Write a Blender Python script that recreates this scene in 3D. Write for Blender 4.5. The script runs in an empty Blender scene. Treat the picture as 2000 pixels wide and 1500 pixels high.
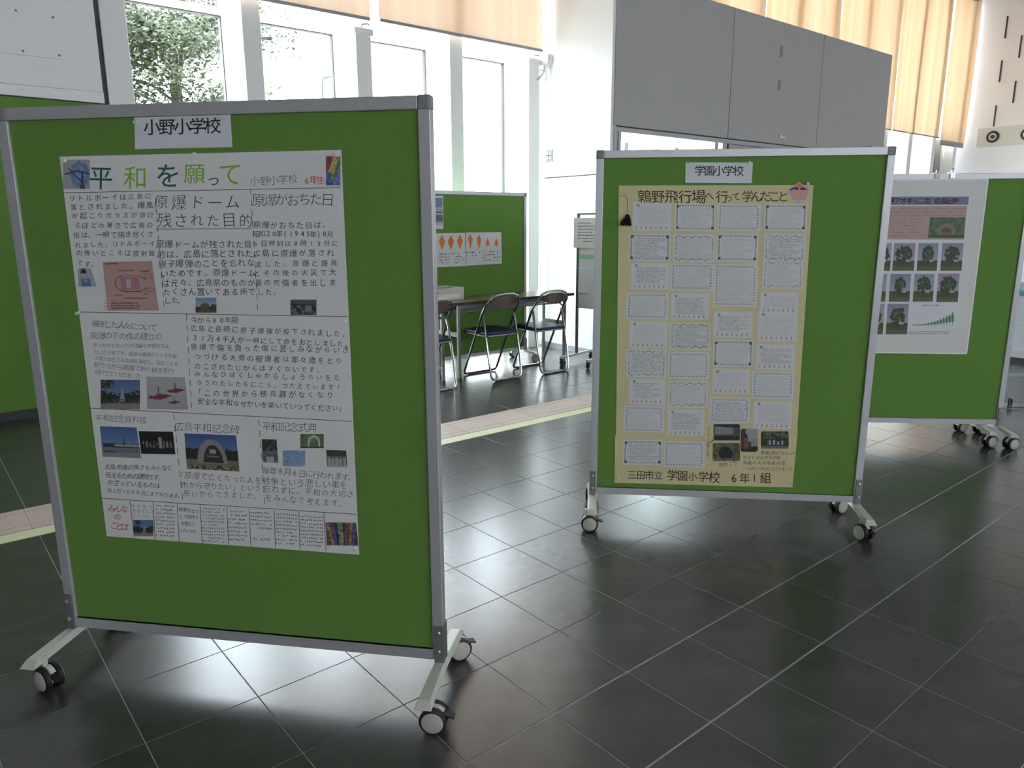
import bpy, math, random
import numpy as np
from mathutils import Matrix, Vector
random.seed(7); rng = np.random.default_rng(7)
S = bpy.context.scene
C = S.collection

# ------------------------------------------------------------------ camera
FPX, PITCH, ROLL, CAMH = 1443.4, .2138, -.003, 1.4124
_fw = np.array([0, math.cos(PITCH), -math.sin(PITCH)]); _up = np.array([0, math.sin(PITCH), math.cos(PITCH)]); _rt = np.array([1., 0, 0])
R3 = np.array([_rt*math.cos(ROLL)+_up*math.sin(ROLL), -_rt*math.sin(ROLL)+_up*math.cos(ROLL), _fw])
cam = bpy.data.objects.new('camera', bpy.data.cameras.new('camera')); C.objects.link(cam)
cam.data.sensor_width = 36; cam.data.lens = FPX/2000*36; cam.data.clip_end = 300; cam.data.clip_start = .05
cam.matrix_world = Matrix(((R3[0][0], R3[1][0], -R3[2][0], 0), (R3[0][1], R3[1][1], -R3[2][1], 0), (R3[0][2], R3[1][2], -R3[2][2], CAMH), (0, 0, 0, 1)))
S.camera = cam

# ------------------------------------------------------------------ world, sun, exposure
S.view_settings.view_transform = 'Standard'; S.view_settings.look = 'None'; S.view_settings.gamma = 1
S.view_settings.use_curve_mapping = False; S.view_settings.exposure = 0.0
wd = bpy.data.worlds.new('sky'); S.world = wd; wd.use_nodes = True
bg = wd.node_tree.nodes['Background']; bg.inputs[0].default_value = (.86, .90, .99, 1); bg.inputs[1].default_value = 14.0
AZ = math.radians(39.2)
UV = Vector((math.cos(AZ), math.sin(AZ), 0)); NV = Vector((-math.sin(AZ), math.cos(AZ), 0))
def W(u, n, z=0.0): return UV*u + NV*n + Vector((0, 0, z))
sl = bpy.data.lights.new('sun', 'SUN'); sl.energy = 13.0; sl.angle = .01; sl.color = (1, .96, .88)
sun = bpy.data.objects.new('sun', sl); C.objects.link(sun)
sdir = (UV*-.95 + NV*.3).normalized()*math.cos(math.radians(60)) + Vector((0, 0, math.sin(math.radians(60))))
sun.rotation_euler = sdir.to_track_quat('Z', 'Y').to_euler(); sun.location = sdir*20

# ------------------------------------------------------------------ materials
def lin(c): return tuple((x/255/12.92 if x/255 <= .04045 else ((x/255+.055)/1.055)**2.4) for x in c)
def mat(name, col, rough=.6, metal=0, noise=0, nscale=20, bump=0, bscale=200, spec=.5, var=0, coat=0):
    m = bpy.data.materials.new(name); m.use_nodes = True; nt = m.node_tree; b = nt.nodes['Principled BSDF']
    b.inputs['Base Color'].default_value = (*col, 1); b.inputs['Roughness'].default_value = rough; b.inputs['Metallic'].default_value = metal
    b.inputs['Specular IOR Level'].default_value = spec; b.inputs['Coat Weight'].default_value = coat
    tc = nt.nodes.new('ShaderNodeTexCoord')
    if noise or var:
        tx = nt.nodes.new('ShaderNodeTexNoise'); tx.inputs['Scale'].default_value = nscale; tx.inputs['Detail'].default_value = 4
        nt.links.new(tc.outputs['Object'], tx.inputs['Vector'])
        mp = nt.nodes.new('ShaderNodeMapRange'); mp.inputs['From Min'].default_value = .3; mp.inputs['From Max'].default_value = .7
        mp.inputs['To Min'].default_value = 1-noise; mp.inputs['To Max'].default_value = 1+noise
        nt.links.new(tx.outputs['Fac'], mp.inputs['Value'])
        mx = nt.nodes.new('ShaderNodeVectorMath'); mx.operation = 'SCALE'; mx.inputs[0].default_value = col
        out = mp.outputs[0]
        if var:
            oi = nt.nodes.new('ShaderNodeObjectInfo'); m2 = nt.nodes.new('ShaderNodeMapRange')
            m2.inputs['To Min'].default_value = 1-var; m2.inputs['To Max'].default_value = 1+var
            nt.links.new(oi.outputs['Random'], m2.inputs['Value']); mm = nt.nodes.new('ShaderNodeMath'); mm.operation = 'MULTIPLY'
            nt.links.new(out, mm.inputs[0]); nt.links.new(m2.outputs[0], mm.inputs[1]); out = mm.outputs[0]
        nt.links.new(out, mx.inputs['Scale']); nt.links.new(mx.outputs[0], b.inputs['Base Color'])
    if bump:
        t2 = nt.nodes.new('ShaderNodeTexNoise'); t2.inputs['Scale'].default_value = bscale; t2.inputs['Detail'].default_value = 3
        nt.links.new(tc.outputs['Object'], t2.inputs['Vector'])
        bp_ = nt.nodes.new('ShaderNodeBump'); bp_.inputs['Strength'].default_value = bump; bp_.inputs['Distance'].default_value = .002
        nt.links.new(t2.outputs['Fac'], bp_.inputs['Height']); nt.links.new(bp_.outputs[0], b.inputs['Normal'])
    return m
def mat_attr(name, rough=.7):
    m = bpy.data.materials.new(name); m.use_nodes = True; nt = m.node_tree; b = nt.nodes['Principled BSDF']
    a = nt.nodes.new('ShaderNodeAttribute'); a.attribute_name = 'Col'; nt.links.new(a.outputs['Color'], b.inputs['Base Color'])
    b.inputs['Roughness'].default_value = rough; return m
def mat_glass(name, tint=(.93, .97, .96), gl=.06):
    m = bpy.data.materials.new(name); m.use_nodes = True; nt = m.node_tree; nt.nodes.clear()
    o = nt.nodes.new('ShaderNodeOutputMaterial'); t = nt.nodes.new('ShaderNodeBsdfTransparent'); g = nt.nodes.new('ShaderNodeBsdfGlossy')
    t.inputs[0].default_value = (*tint, 1); g.inputs['Roughness'].default_value = .02
    fr = nt.nodes.new('ShaderNodeFresnel'); fr.inputs[0].default_value = 1.45; mx = nt.nodes.new('ShaderNodeMixShader')
    ge = nt.nodes.new('ShaderNodeNewGeometry'); mu = nt.nodes.new('ShaderNodeMath'); mu.operation = 'SUBTRACT'; mu.use_clamp = True
    nt.links.new(fr.outputs[0], mu.inputs[0]); nt.links.new(ge.outputs['Backfacing'], mu.inputs[1]); nt.links.new(mu.outputs[0], mx.inputs[0]); nt.links.new(t.outputs[0], mx.inputs[1]); nt.links.new(g.outputs[0], mx.inputs[2]); nt.links.new(mx.outputs[0], o.inputs[0])
    return m
def mat_cloth(name, col, trans, stripe=0.0):
    m = bpy.data.materials.new(name); m.use_nodes = True; nt = m.node_tree; nt.nodes.clear()
    o = nt.nodes.new('ShaderNodeOutputMaterial'); d = nt.nodes.new('ShaderNodeBsdfDiffuse'); t = nt.nodes.new('ShaderNodeBsdfTranslucent')
    tc = nt.nodes.new('ShaderNodeTexCoord'); mp = nt.nodes.new('ShaderNodeMapping'); mp.inputs['Scale'].default_value = (6, .01, .05)
    n = nt.nodes.new('ShaderNodeTexNoise'); n.inputs['Scale'].default_value = 1; n.inputs['Detail'].default_value = 2
    nt.links.new(tc.outputs['Object'], mp.inputs[0]); nt.links.new(mp.outputs[0], n.inputs['Vector'])
    cr = nt.nodes.new('ShaderNodeValToRGB'); cr.color_ramp.elements[0].position = .38; cr.color_ramp.elements[1].position = .62
    cr.color_ramp.elements[0].color = (col[0]*(1-stripe*.3), col[1]*(1-stripe), col[2]*(1-stripe*1.6), 1); cr.color_ramp.elements[1].color = (*col, 1)
    nt.links.new(n.outputs['Fac'], cr.inputs[0]); nt.links.new(cr.outputs[0], d.inputs[0]); nt.links.new(cr.outputs[0], t.inputs[0])
    mx = nt.nodes.new('ShaderNodeMixShader'); mx.inputs[0].default_value = trans
    nt.links.new(d.outputs[0], mx.inputs[1]); nt.links.new(t.outputs[0], mx.inputs[2]); nt.links.new(mx.outputs[0], o.inputs[0]); return m
def mat_emit(name, col, s):
    m = bpy.data.materials.new(name); m.use_nodes = True; b = m.node_tree.nodes['Principled BSDF']
    b.inputs['Base Color'].default_value = (*col, 1); b.inputs['Emission Color'].default_value = (*col, 1); b.inputs['Emission Strength'].default_value = s; return m
M = {}
M['green'] = mat('green_fabric', (.135, .275, .055), .85, noise=.07, nscale=260, bump=.35, bscale=900, spec=.2)
M['alum'] = mat('brushed_aluminium', (.50, .50, .51), .38, .35, noise=.03, nscale=40)
M['cap'] = mat('grey_plastic_cap', (.24, .24, .25), .5)
M['bracket'] = mat('grey_bracket', (.22, .225, .22), .42, .4)
M['screw'] = mat('steel_screw', (.5, .5, .48), .3, .9)
M['foot'] = mat('cream_painted_steel', (.66, .66, .58), .32, .0, spec=.6)
M['rubber'] = mat('black_rubber', (.012, .012, .014), .5)
M['hub'] = mat('beige_hub', (.52, .50, .42), .45)
M['paper'] = mat('white_paper', (.74, .74, .71), .75, noise=.02, nscale=6)
M['kraft'] = mat('cream_paper', (.68, .60, .34), .75, noise=.05, nscale=7, bump=.2, bscale=30)
M['sign'] = mat('sign_paper', (.70, .71, .73), .55)
M['ink'] = mat('ink_black', (.016, .016, .018), .6)
M['pen'] = mat('ink_grey_pencil', (.06, .065, .07), .7)
M['brownink'] = mat('ink_brown', (.06, .035, .01), .6)
M['dgreen'] = mat('ink_dark_green', (.02, .13, .08), .6)
M['lgreen'] = mat('ink_lime', (.24, .48, .05), .6)
M['red'] = mat('ink_red', (.60, .06, .05), .6)
M['blueink'] = mat('ink_blue_grey', (.10, .12, .17), .6)
M['print'] = mat_attr('printed_picture', .6)
M['printgloss'] = mat_attr('printed_picture_gloss', .3)
M['tile'] = mat('dark_porcelain_tile', (.062, .061, .060), .23, noise=.22, nscale=5, bump=.04, bscale=260, spec=1.0, var=.10)
M['grout'] = mat('grout', (.40, .40, .38), .8, noise=.1)
M['btile'] = mat('beige_tile', (.58, .46, .40), .42, noise=.06, nscale=12, var=.05)
M['rib'] = mat('beige_tile_rib', (.46, .36, .31), .5)
M['ytape'] = mat('yellow_tape', (.72, .73, .45), .5, noise=.02)
M['wall'] = mat('white_wall_paint', (.88, .88, .88), .55, noise=.01, nscale=3)
M['mull'] = mat('light_grey_mullion', (.86, .86, .85), .5)
M['jamb'] = mat('white_frame', (.88, .88, .88), .45)
M['dark'] = mat('dark_joint', (.05, .05, .055), .6)
M['booth'] = mat('grey_booth_panel', (.42, .41, .395), .5, noise=.015, nscale=4)
M['boothrail'] = mat('booth_rail', (.42, .43, .44), .4, .3)
M['beige'] = mat('vent_beige', (.70, .69, .64), .5)
M['glass'] = mat_glass('window_glass')
M['acrylic'] = mat_glass('clear_acrylic', (.93, .95, .97))
M['blind'] = mat_cloth('peach_blind', (.90, .68, .50), .13, .10)
M['curtain'] = mat_cloth('peach_pleated_blind', (.93, .70, .46), .14, .14)
M['bar'] = mat('blind_bar', (.33, .33, .35), .4, .4)
M['chrome'] = mat('chrome', (.40, .40, .40), .2, 1)
M['navy'] = mat('navy_vinyl', (.018, .035, .10), .42)
M['back'] = mat('brown_backrest', (.14, .10, .085), .22, .3)
M['wood'] = mat('table_laminate', (.22, .16, .09), .3, noise=.12, nscale=9)
M['tmetal'] = mat('table_leg_grey', (.17, .175, .17), .4, .5)
M['box'] = mat('white_card', (.72, .71, .68), .8)
M['boxin'] = mat('brown_card', (.35, .22, .14), .8)
M['pin'] = mat('clear_pin', (.75, .77, .76), .12, spec=.8)
M['yarn'] = mat('black_yarn', (.008, .008, .016), .95, bump=.8, bscale=120)
M['orange'] = mat('orange_fold', (.85, .20, .03), .6)
M['ceil'] = mat('ceiling_grey', (.42, .42, .42), .8); M['hall'] = mat('hall_wall', (.30, .29, .27), .7)
M['leaf'] = mat('leaf', (.030, .042, .016), .5, noise=.4, nscale=1.2, spec=.2)
M['bark'] = mat('bark', (.03, .024, .018), .9, bump=.5, bscale=20)
M['ground'] = mat('outside_paving', (.55, .54, .52), .8, noise=.1, nscale=1)
M['turq'] = mat('turquoise_top', (.12, .50, .45), .3)
M['doorgrey'] = mat('grey_door', (.22, .25, .29), .35)
M['wboard'] = mat('whiteboard', (.74, .75, .73), .2)
M['greenstrip'] = mat('green_tab', (.30, .62, .38), .6)

# ------------------------------------------------------------------ mesh builder
class MB:
    def __init__(s): s.v = []; s.f = []
    def add(s, vs, fs):
        k = len(s.v); s.v += [tuple(v) for v in vs]; s.f += [tuple(i+k for i in f) for f in fs]; return s
    def box(s, x0, x1, y0, y1, z0, z1):
        return s.add([(x0, y0, z0), (x1, y0, z0), (x1, y1, z0), (x0, y1, z0), (x0, y0, z1), (x1, y0, z1), (x1, y1, z1), (x0, y1, z1)],
                     [(0, 3, 2, 1), (4, 5, 6, 7), (0, 1, 5, 4), (1, 2, 6, 5), (2, 3, 7, 6), (3, 0, 4, 7)])
    def hull(s, top, bot):   # prism between two equal loops
        n = len(top); return s.add(list(top)+list(bot), [tuple(range(n))[::-1], tuple(range(n, 2*n))]+[(i, (i+1) % n, n+(i+1) % n, n+i) for i in range(n)])
    def lathe(s, prof, axis, c, seg=24):   # prof: (r, h) along axis through c
        ax = Vector(axis).normalized(); a = ax.orthogonal().normalized(); b = ax.cross(a); c = Vector(c)
        vs = [c+ax*h+(a*math.cos(t)+b*math.sin(t))*r for r, h in prof for t in [2*math.pi*i/seg for i in range(seg)]]
        fs = [(k*seg+i, k*seg+(i+1) % seg, (k+1)*seg+(i+1) % seg, (k+1)*seg+i) for k in range(len(prof)-1) for i in range(seg)]
        fs += [tuple(range(seg))[::-1], tuple((len(prof)-1)*seg+i for i in range(seg))]
        return s.add(vs, fs)
    def tube(s, pts, r, closed=False, seg=8):
        pts = [Vector(p) for p in pts]; n = len(pts); rings = []; prev = None
        for i, p in enumerate(pts):
            if closed: t = (pts[(i+1) % n]-pts[i-1])
            else: t = pts[min(i+1, n-1)]-pts[max(i-1, 0)]
            t.normalize()
            a = t.orthogonal() if prev is None else prev-t*prev.dot(t)
            a.normalize(); prev = a; b = t.cross(a)
            rings += [p+(a*math.cos(2*math.pi*k/seg)+b*math.sin(2*math.pi*k/seg))*r for k in range(seg)]
        fs = [(i*seg+k, i*seg+(k+1) % seg, ((i+1) % n)*seg+(k+1) % seg, ((i+1) % n)*seg+k) for i in range(n if closed else n-1) for k in range(seg)]
        if not closed: fs += [tuple(range(seg))[::-1], tuple((n-1)*seg+k for k in range(seg))]
        return s.add(rings, fs)
    def build(s, name, m, parent=None, bevel=0, smooth=False):
        me = bpy.data.meshes.new(name); me.from_pydata(s.v, [], s.f)
        me.materials.append(M[m] if isinstance(m, str) else m)
        if smooth: me.shade_smooth() if hasattr(me, 'shade_smooth') else None
        o = bpy.data.objects.new(name, me); C.objects.link(o)
        if parent: o.parent = parent
        if smooth:
            me.set_sharp_from_angle(angle=math.radians(40))
        if bevel:
            b = o.modifiers.new('bevel', 'BEVEL'); b.width = bevel; b.segments = 2; b.limit_method = 'ANGLE'
        return o
def tag(o, label=None, cat=None, group=None, kind=None):
    if label: o['label'] = label
    if cat: o['category'] = cat
    if group: o['group'] = group
    if kind: o['kind'] = kind
    return o
def thing(name, label, cat, loc=(0, 0, 0), rz=0, group=None):
    o = bpy.data.objects.new(name, None); C.objects.link(o); o.location = loc; o.rotation_euler = (0, 0, rz); o.empty_display_size = .1
    return tag(o, label, cat, group)
def struct(o): o['kind'] = 'structure'; return o
def bld(o): o.rotation_euler = (0, 0, AZ); return o     # mesh given in building axes (u, n, z)
def copy_tree(o, parent=None):
    c = o.copy(); C.objects.link(c); c.parent = parent
    for ch in list(o.children): copy_tree(ch, c)
    return c
def ray(x, y): return np.array([(x-1000)/FPX, (750-y)/FPX, 1]) @ R3
def arc(cx, cz, r, a0, a1, n): return [(cx+r*math.cos(math.radians(a0+(a1-a0)*i/n)), cz+r*math.sin(math.radians(a0+(a1-a0)*i/n))) for i in range(n+1)]

# ------------------------------------------------------------------ floor
GY = .6947; T = .32; G0 = np.array([1.4064*T, 9.4722*T])
gc, gs = math.cos(GY), math.sin(GY)
floor = MB().box(-9, 18, -8, 6.95, -.08, -.0012).build('floor', 'grout'); struct(bld(floor))
def grid_tile_mesh(g0, g1):    # gaps at the near / far side
    h = .0016; x0, x1, y0, y1 = h, T-h, g0, T-g1; b = .0006
    mb = MB(); mb.add([(x0, y0, -.0014), (x1, y0, -.0014), (x1, y1, -.0014), (x0, y1, -.0014), (x0, y0, -b), (x1, y0, -b), (x1, y1, -b), (x0, y1, -b),
                       (x0+b, y0+b, 0), (x1-b, y0+b, 0), (x1-b, y1-b, 0), (x0+b, y1-b, 0)],
                      [(0, 1, 5, 4), (1, 2, 6, 5), (2, 3, 7, 6), (3, 0, 4, 7), (4, 5, 9, 8), (5, 6, 10, 9), (6, 7, 11, 10), (7, 4, 8, 11), (8, 9, 10, 11)])
    return mb
cand = []
for i in range(-40, 60):
    for j in range(-42, 42):      # cell spans U in [i, i+1], V in [j, j+1]
        cx, cy = (i+.5)*T, (j+.5)*T
        x, y = G0[0]+gc*cx-gs*cy, G0[1]+gs*cx+gc*cy
        u = x*UV.x+y*UV.y; n = x*NV.x+y*NV.y
        if not (-8.7 < u < 17.2 and -7.7 < n < 6.7): continue
        if 3.75 < n < 4.2 and False: continue
        d = np.array([x, y, -CAMH]) @ R3.T
        sc = 1e9
        if d[2] > .3:
            px, py = 1000+FPX*d[0]/d[2], 750-FPX*d[1]/d[2]
            if -150 < px < 2150 and py < 1700: sc = d[2]
        cand.append((sc, i, j))
cand.sort()
variants = {}
def variant(j):
    # wider joints lie between rows: lines at V = -2 and -3 (row borders)
    w0 = .0034 if j in (-2, -3) else .0016; w1 = .0034 if (j+1) in (-2, -3) else .0016
    if (w0, w1) not in variants:
        mb = grid_tile_mesh(w0, w1); me = bpy.data.meshes.new('tile'); me.from_pydata(mb.v, [], mb.f); me.materials.append(M['tile']); variants[(w0, w1)] = me
    return variants[(w0, w1)], (w0, w1)
rest = MB(); inv = bpy.data.objects.new
fm = Matrix.Rotation(-AZ, 4, 'Z')
for k, (sc, i, j) in enumerate(cand):
    me, ww = variant(j)
    x, y = G0[0]+gc*i*T-gs*j*T, G0[1]+gs*i*T+gc*j*T
    mw = fm @ Matrix.Translation((x, y, 0)) @ Matrix.Rotation(GY, 4, 'Z')
    if k < 298:
        o = inv('tile', me); C.objects.link(o); o.parent = floor; o.matrix_local = mw
    else:
        mb = grid_tile_mesh(*ww); rest.add([mw @ Vector(v) for v in mb.v], mb.f)
rt = rest.build('tile_field', 'tile', floor); rt['kind'] = 'stuff'
# beige tile band and the yellow tape beside it
band = struct(bld(MB().box(-8.5, 17, 3.985, 4.312, .0003, .0012).build('trim_1', 'grout')))
me = None
bm_ = MB().box(.002, .318, 0, .321, .0012, .0035)
for k in range(64):
    if me is None:
        o = bm_.build('tile', 'btile', band); me = o.data
    else:
        o = inv('tile', me); C.objects.link(o); o.parent = band
    o.location = (-3+k*.32+.11, 3.988, 0)
rb = MB()
for k in range(900):
    for yy in (4.05, 4.25): rb.box(-3+k*.02, -3+k*.02+.012, yy, yy+.012, .0035, .0042)
o = rb.build('dotted_ridge', 'rib', band); o['kind'] = 'stuff'
tp = bld(MB().box(-8.5, 17, 3.882, 3.984, .0003, .0014).build('floor_tape', 'ytape')); tag(tp, 'pale yellow tape line on the dark floor along the beige tile band', 'tape')

# ------------------------------------------------------------------ room shell
def sbox(name, m, *b, bevel=0): return struct(bld(MB().box(*b).build(name, m, bevel=bevel)))
H = 6.0
sbox('ceiling', 'ceil', -9, 17.4, -8, 7.1, H, H+.15)
sbox('wall_left', 'hall', -9.15, -9, -8, 6.95, -.08, H)
wr = sbox('wall_right', 'wall', 17.2, 17.4, -8, 6.95, -.08, H)
# unseen back wall; openings added and sized to throw soft daylight on board fronts
bw = MB(); bw.box(-9, 17.4, -8.15, -8, -.08, 2.1); bw.box(-9, 17.4, -8.15, -8, 3.15, H)
for u in (-9, -4, 1, 6, 11, 16): bw.box(u, u+1.2, -8.15, -8, 2.1, 3.15)
struct(bld(bw.build('wall_back', 'hall')))
# front window wall
mus = [1.475+1.03*k for k in range(16)]
fw_ = MB(); fw_.box(-9, 17.4, 6.5, 6.95, 5.7, H); fw_.box(1.4, 17.4, 6.55, 6.95, -.08, .07); fw_.box(-9, 1.40, 6.50, 6.95, -.08, H)
struct(bld(fw_.build('wall_front', 'wall')))
k3 = (2, 4)
for k, u in enumerate(mus):
    nm = 'trim_%d' % (k+2)
    mb = MB()
    if k in k3:
        mb.box(u-.078, u+.078, 6.46, 6.90, 0, 3.12)
    else:
        mb.box(u-(.1 if k == 0 else .078), u+.078, 6.46, 6.90, 0, 5.7)
    t_ = struct(bld(mb.build(nm, 'mull', bevel=.004)))
    if k in k3:
        MB().box(u-.095, u+.095, 6.44, 6.60, 3.09, 3.15).build('mullion_cap', 'mull', t_, bevel=.006)
        MB().box(u-.06, u+.06, 6.66, 6.90, 3.12, 5.7).build('upper_mullion', 'jamb', t_)
        MB().tube([(u-.02, 6.46, 3.15), (u-.02, 6.44, 3.175), (u+.03, 6.43, 3.185), (u+.05, 6.43, 3.175)], .008).build('blind_hook', 'bar', t_)
for k in range(15):
    u0, u1 = mus[k]+.078, mus[k+1]-.078
    mb = MB()
    for z0, z1 in ((.07, .11), (3.15, 3.21), (5.6, 5.7)): mb.box(u0, u1, 6.84, 6.90, z0, z1)
    mb.box(u0, u0+.03, 6.84, 6.90, .07, 5.7); mb.box(u1-.035, u1, 6.84, 6.90, .07, 5.7)
    w = struct(bld(mb.build('window_%d' % (k+1), 'jamb')))
    MB().box(u1-.043, u1-.035, 6.845, 6.895, .11, 3.15).box(u0+.03, u1-.035, 6.845, 6.895, 3.142, 3.15).build('glazing_gasket', 'dark', w)
    MB().box(u0+.03, u1-.035, 6.867, 6.873, .11, 3.15).build('pane', 'glass', w)
    MB().box(u0+.03, u1-.035, 6.867, 6.873, 3.21, 5.6).build('pane', 'glass', w)
d1 = sbox('door_1', 'doorgrey', 16.0, 17.1, 6.70, 6.76, .07, 3.05)
MB().box(16.1, 16.5, 6.69, 6.70, 1.0, 2.7).box(16.6, 17.0, 6.69, 6.70, 1.0, 2.7).build('pane', 'bar', d1)
# white partition wall that juts in from the windows
wi = MB(); 
for z0, z1 in ((.06, 1.905), (1.917, 3.9), (3.912, H)): wi.box(5.74, 5.82, 5.45, 6.47, z0, z1)
wi = struct(bld(wi.build('wall_partition', 'wall')))
MB().box(5.745, 5.815, 5.46, 6.46, 0, H).build('panel_joint', 'dark', wi)
sbox('baseboard_partition', 'bar', 5.73, 5.742, 5.45, 6.46, 0, .06)
# ---- upper left clad wall, plaque, green panel below
wl = MB().box(-4, 1.34, 6.46, 6.50, 2.375, H); wl = struct(bld(wl.build('wall_cladding', 'wall')))
sbox('trim_20', 'jamb', -4, 1.335, 6.42, 6.50, 2.295, 2.368)
sbox('trim_21', 'bar', -4, 1.34, 6.45, 6.50, 2.368, 2.377)
sbox('trim_22', 'dark', 1.34, 1.372, 6.48, 6.52, 0, H)
pq = bld(MB().box(-.35, 1.11, 6.448, 6.459, 2.575, 2.885).build('plaque', 'wall', bevel=.001)); tag(pq, 'blank white plaque screwed to the upper left wall above the green panel', 'plaque')
pq.data.materials[0] = M['jamb']
for u, z in ((.85, 2.86), (1.07, 2.85), (.86, 2.60), (1.08, 2.60), (.3, 2.86), (.3, 2.6)): MB().lathe([(.008, 0), (.008, .003), (.004, .005)], (0, -1, 0), (u, 6.448, z), 12).build('screw', 'bracket', pq)
gp = thing('green_wall_panel', 'tall dark green fabric wall panel at the far left behind the left display board', 'wall panel', W(-1.3, 6.44), AZ)
for k in range(3): MB().box(-1.2+k*1.28+.002, .08+k*1.28-.002, -.02, .03, .07, 2.285).build('fabric_panel', 'green', gp)
MB().box(-1.2, 2.64, -.005, .03, 0, .068).build('plinth', 'dark', gp)
# ---- slots and vents of the far right wall
for c, (n0_, zs) in enumerate(((5.905, (3.27, 4.10, 4.90)), (5.62, (3.68, 4.50, 5.3)), (5.335, (3.27, 4.10, 4.9)), (5.05, (3.68, 4.5, 5.3)), (4.765, (3.27, 4.1, 4.9)))):
    for z in zs: MB().box(17.185, 17.20, n0_-.012, n0_+.012, z, z+.40).build('slot', 'dark', wr)
vb = MB().box(17.17, 17.2, 1.5, 6.17, 2.885, 3.25).build('vent_band', 'beige', wr)
for k in range(6):
    n_ = 5.885-.53*k*1.12
    d = MB().lathe([(.11, 0), (.115, .02), (.09, .03), (.085, .012)], (-1, 0, 0), (17.17, n_, 3.07), 28).build('round_vent', 'dark', wr, smooth=True)
    MB().lathe([(.075, .0), (.07, .026), (.05, .028), (.048, .014)], (-1, 0, 0), (17.17, n_, 3.07), 24).build('vent_ring', 'beige', d, smooth=True)
    MB().lathe([(.04, .0), (.035, .028)], (-1, 0, 0), (17.17, n_, 3.07), 20).build('vent_core', 'dark', d, smooth=True)

# ---- outside
og = struct(bld(MB().box(-40, 60, 7.0, 90, -.3, -.1).build('ground', 'ground')))
def tree(u, n, h, r, label, seed):
    rr = random.Random(seed); t = thing('tree', label, 'tree', W(u, n, -.1), AZ)
    tr = MB(); P = [(0, 0, 0), (.05, 0, h*.3), (-.05, .05, h*.6), (.08, 0, h*.9)]
    for i in range(3): 
        a, b = Vector(P[i]), Vector(P[i+1]); tr.tube([a, (a+b)/2, b], .17-.045*i)
    tips = []
    for k in range(60):
        z = h*(.25+.7*rr.random()); a = rr.random()*6.283; L = r*(.55+.45*rr.random())*(1.1-.55*abs(z/h-.45))
        e = Vector((math.cos(a)*L, math.sin(a)*L, z+L*.25)); m_ = Vector((e.x*.5, e.y*.5, z+L*.22))
        tr.tube([(0, 0, z), m_, e], .035); tips += [m_, e, (m_+e)/2]
    tr.build('trunk', 'bark', t)
    lf = MB()
    for c in tips:
        for q in range(150):
            v = Vector((rr.gauss(0, .30), rr.gauss(0, .30), rr.gauss(0, .17))); p = c+v
            s = .035+.04*rr.random(); a = Vector((rr.gauss(0, 1), rr.gauss(0, 1), rr.gauss(0, .6))).normalized()*s; b = a.orthogonal().normalized()*s*.55
            lf.add([p-a, p+b, p+a, p-b], [(0, 1, 2, 3)])
    o = lf.build('foliage', 'leaf', t); o['kind'] = 'stuff'
tree(5.1, 17.5, 7.4, 2.4, 'leafy green tree outside, seen through the leftmost window', 3)
lp = thing('street_lamp', 'thin grey street lamp outside, seen through the second window', 'street lamp', W(12.5, 26, -.1), AZ)
MB().tube([(0, 0, 0), (0, 0, 6.35), (.05, 0, 6.6), (.45, 0, 6.72)], .035).build('pole', 'rubber', lp)
MB().box(.4, .8, -.07, .07, 6.68, 6.78).build('lamp_head', 'rubber', lp, bevel=.01)
cb = MB().tube([W(7.0, 12, 4.45), W(9.6, 16, 5.9)], .03).tube([W(10.3, 12, 5.0), W(13.6, 16, 6.6)], .03).build('overhead_cable', 'rubber'); tag(cb, 'dark overhead cables crossing the bright sky outside the right windows', 'cable')
hd = thing('hedge', 'low green hedge outside in front of the tree', 'hedge', W(3.4, 13.2, -.1), AZ)
hl = MB()
for q in range(2600):
    p = Vector((random.uniform(-3, 2.2), random.uniform(-.5, .5), random.uniform(0, 1.9)))
    a = Vector((random.gauss(0, 1), random.gauss(0, 1), random.gauss(0, 1))).normalized()*.08; b = a.orthogonal()*.6
    hl.add([p-a, p+b, p+a, p-b], [(0, 1, 2, 3)])
o = hl.build('foliage', 'leaf', hd); o['kind'] = 'stuff'
MB().box(-3, 2.2, -.45, .45, 0, 1.7).build('hedge_core', 'leaf', hd)

# ---- blinds
def blind(u0, u1, z0, label, m='blind', wave=0.0, nb=6.40, barh=.022):
    t = thing('roller_blind', label, 'blind', W((u0+u1)/2, nb, z0), AZ, None)
    w = (u1-u0)/2; nx, nz = 80, 8; vs = []; fs = []
    ph = random.random()*6
    for j in range(nz+1):
        for i in range(nx+1):
            x = -w+2*w*i/nx; z = (5.65-z0)*j/nz
            y = wave*(math.sin(x*7.3+ph)+.5*math.sin(x*13+ph*2+z*.4)) + (.012*math.sin(x*2.3+z*1.1+ph))
            vs.append((x, y, z))
    for j in range(nz):
        for i in range(nx): fs.append((j*(nx+1)+i, j*(nx+1)+i+1, (j+1)*(nx+1)+i+1, (j+1)*(nx+1)+i))
    MB().add(vs, fs).build('fabric', m, t, smooth=True)
    MB().box(-w, w, -.014, .014, -barh, .006).build('bottom_bar', 'bar', t, bevel=.004)
    MB().tube([(-w, 0, 5.65-z0), (w, 0, 5.65-z0)], .04).build('roller', 'bar', t)
    return t
blind(1.50, 3.575, 3.225, 'peach roller blind over the left pair of windows, left of the bracketed post')
blind(3.675, 5.655, 3.235, 'peach roller blind with grey bottom bar beside the white partition wall')
names = ['behind the left end of the grey booth', 'behind the second booth panel joint', 'rising above the right half of the grey booth', 'just beyond the right end of the grey booth', 'hanging right of the booth with its bottom edge in view', 'last one before the white slotted wall']
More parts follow.
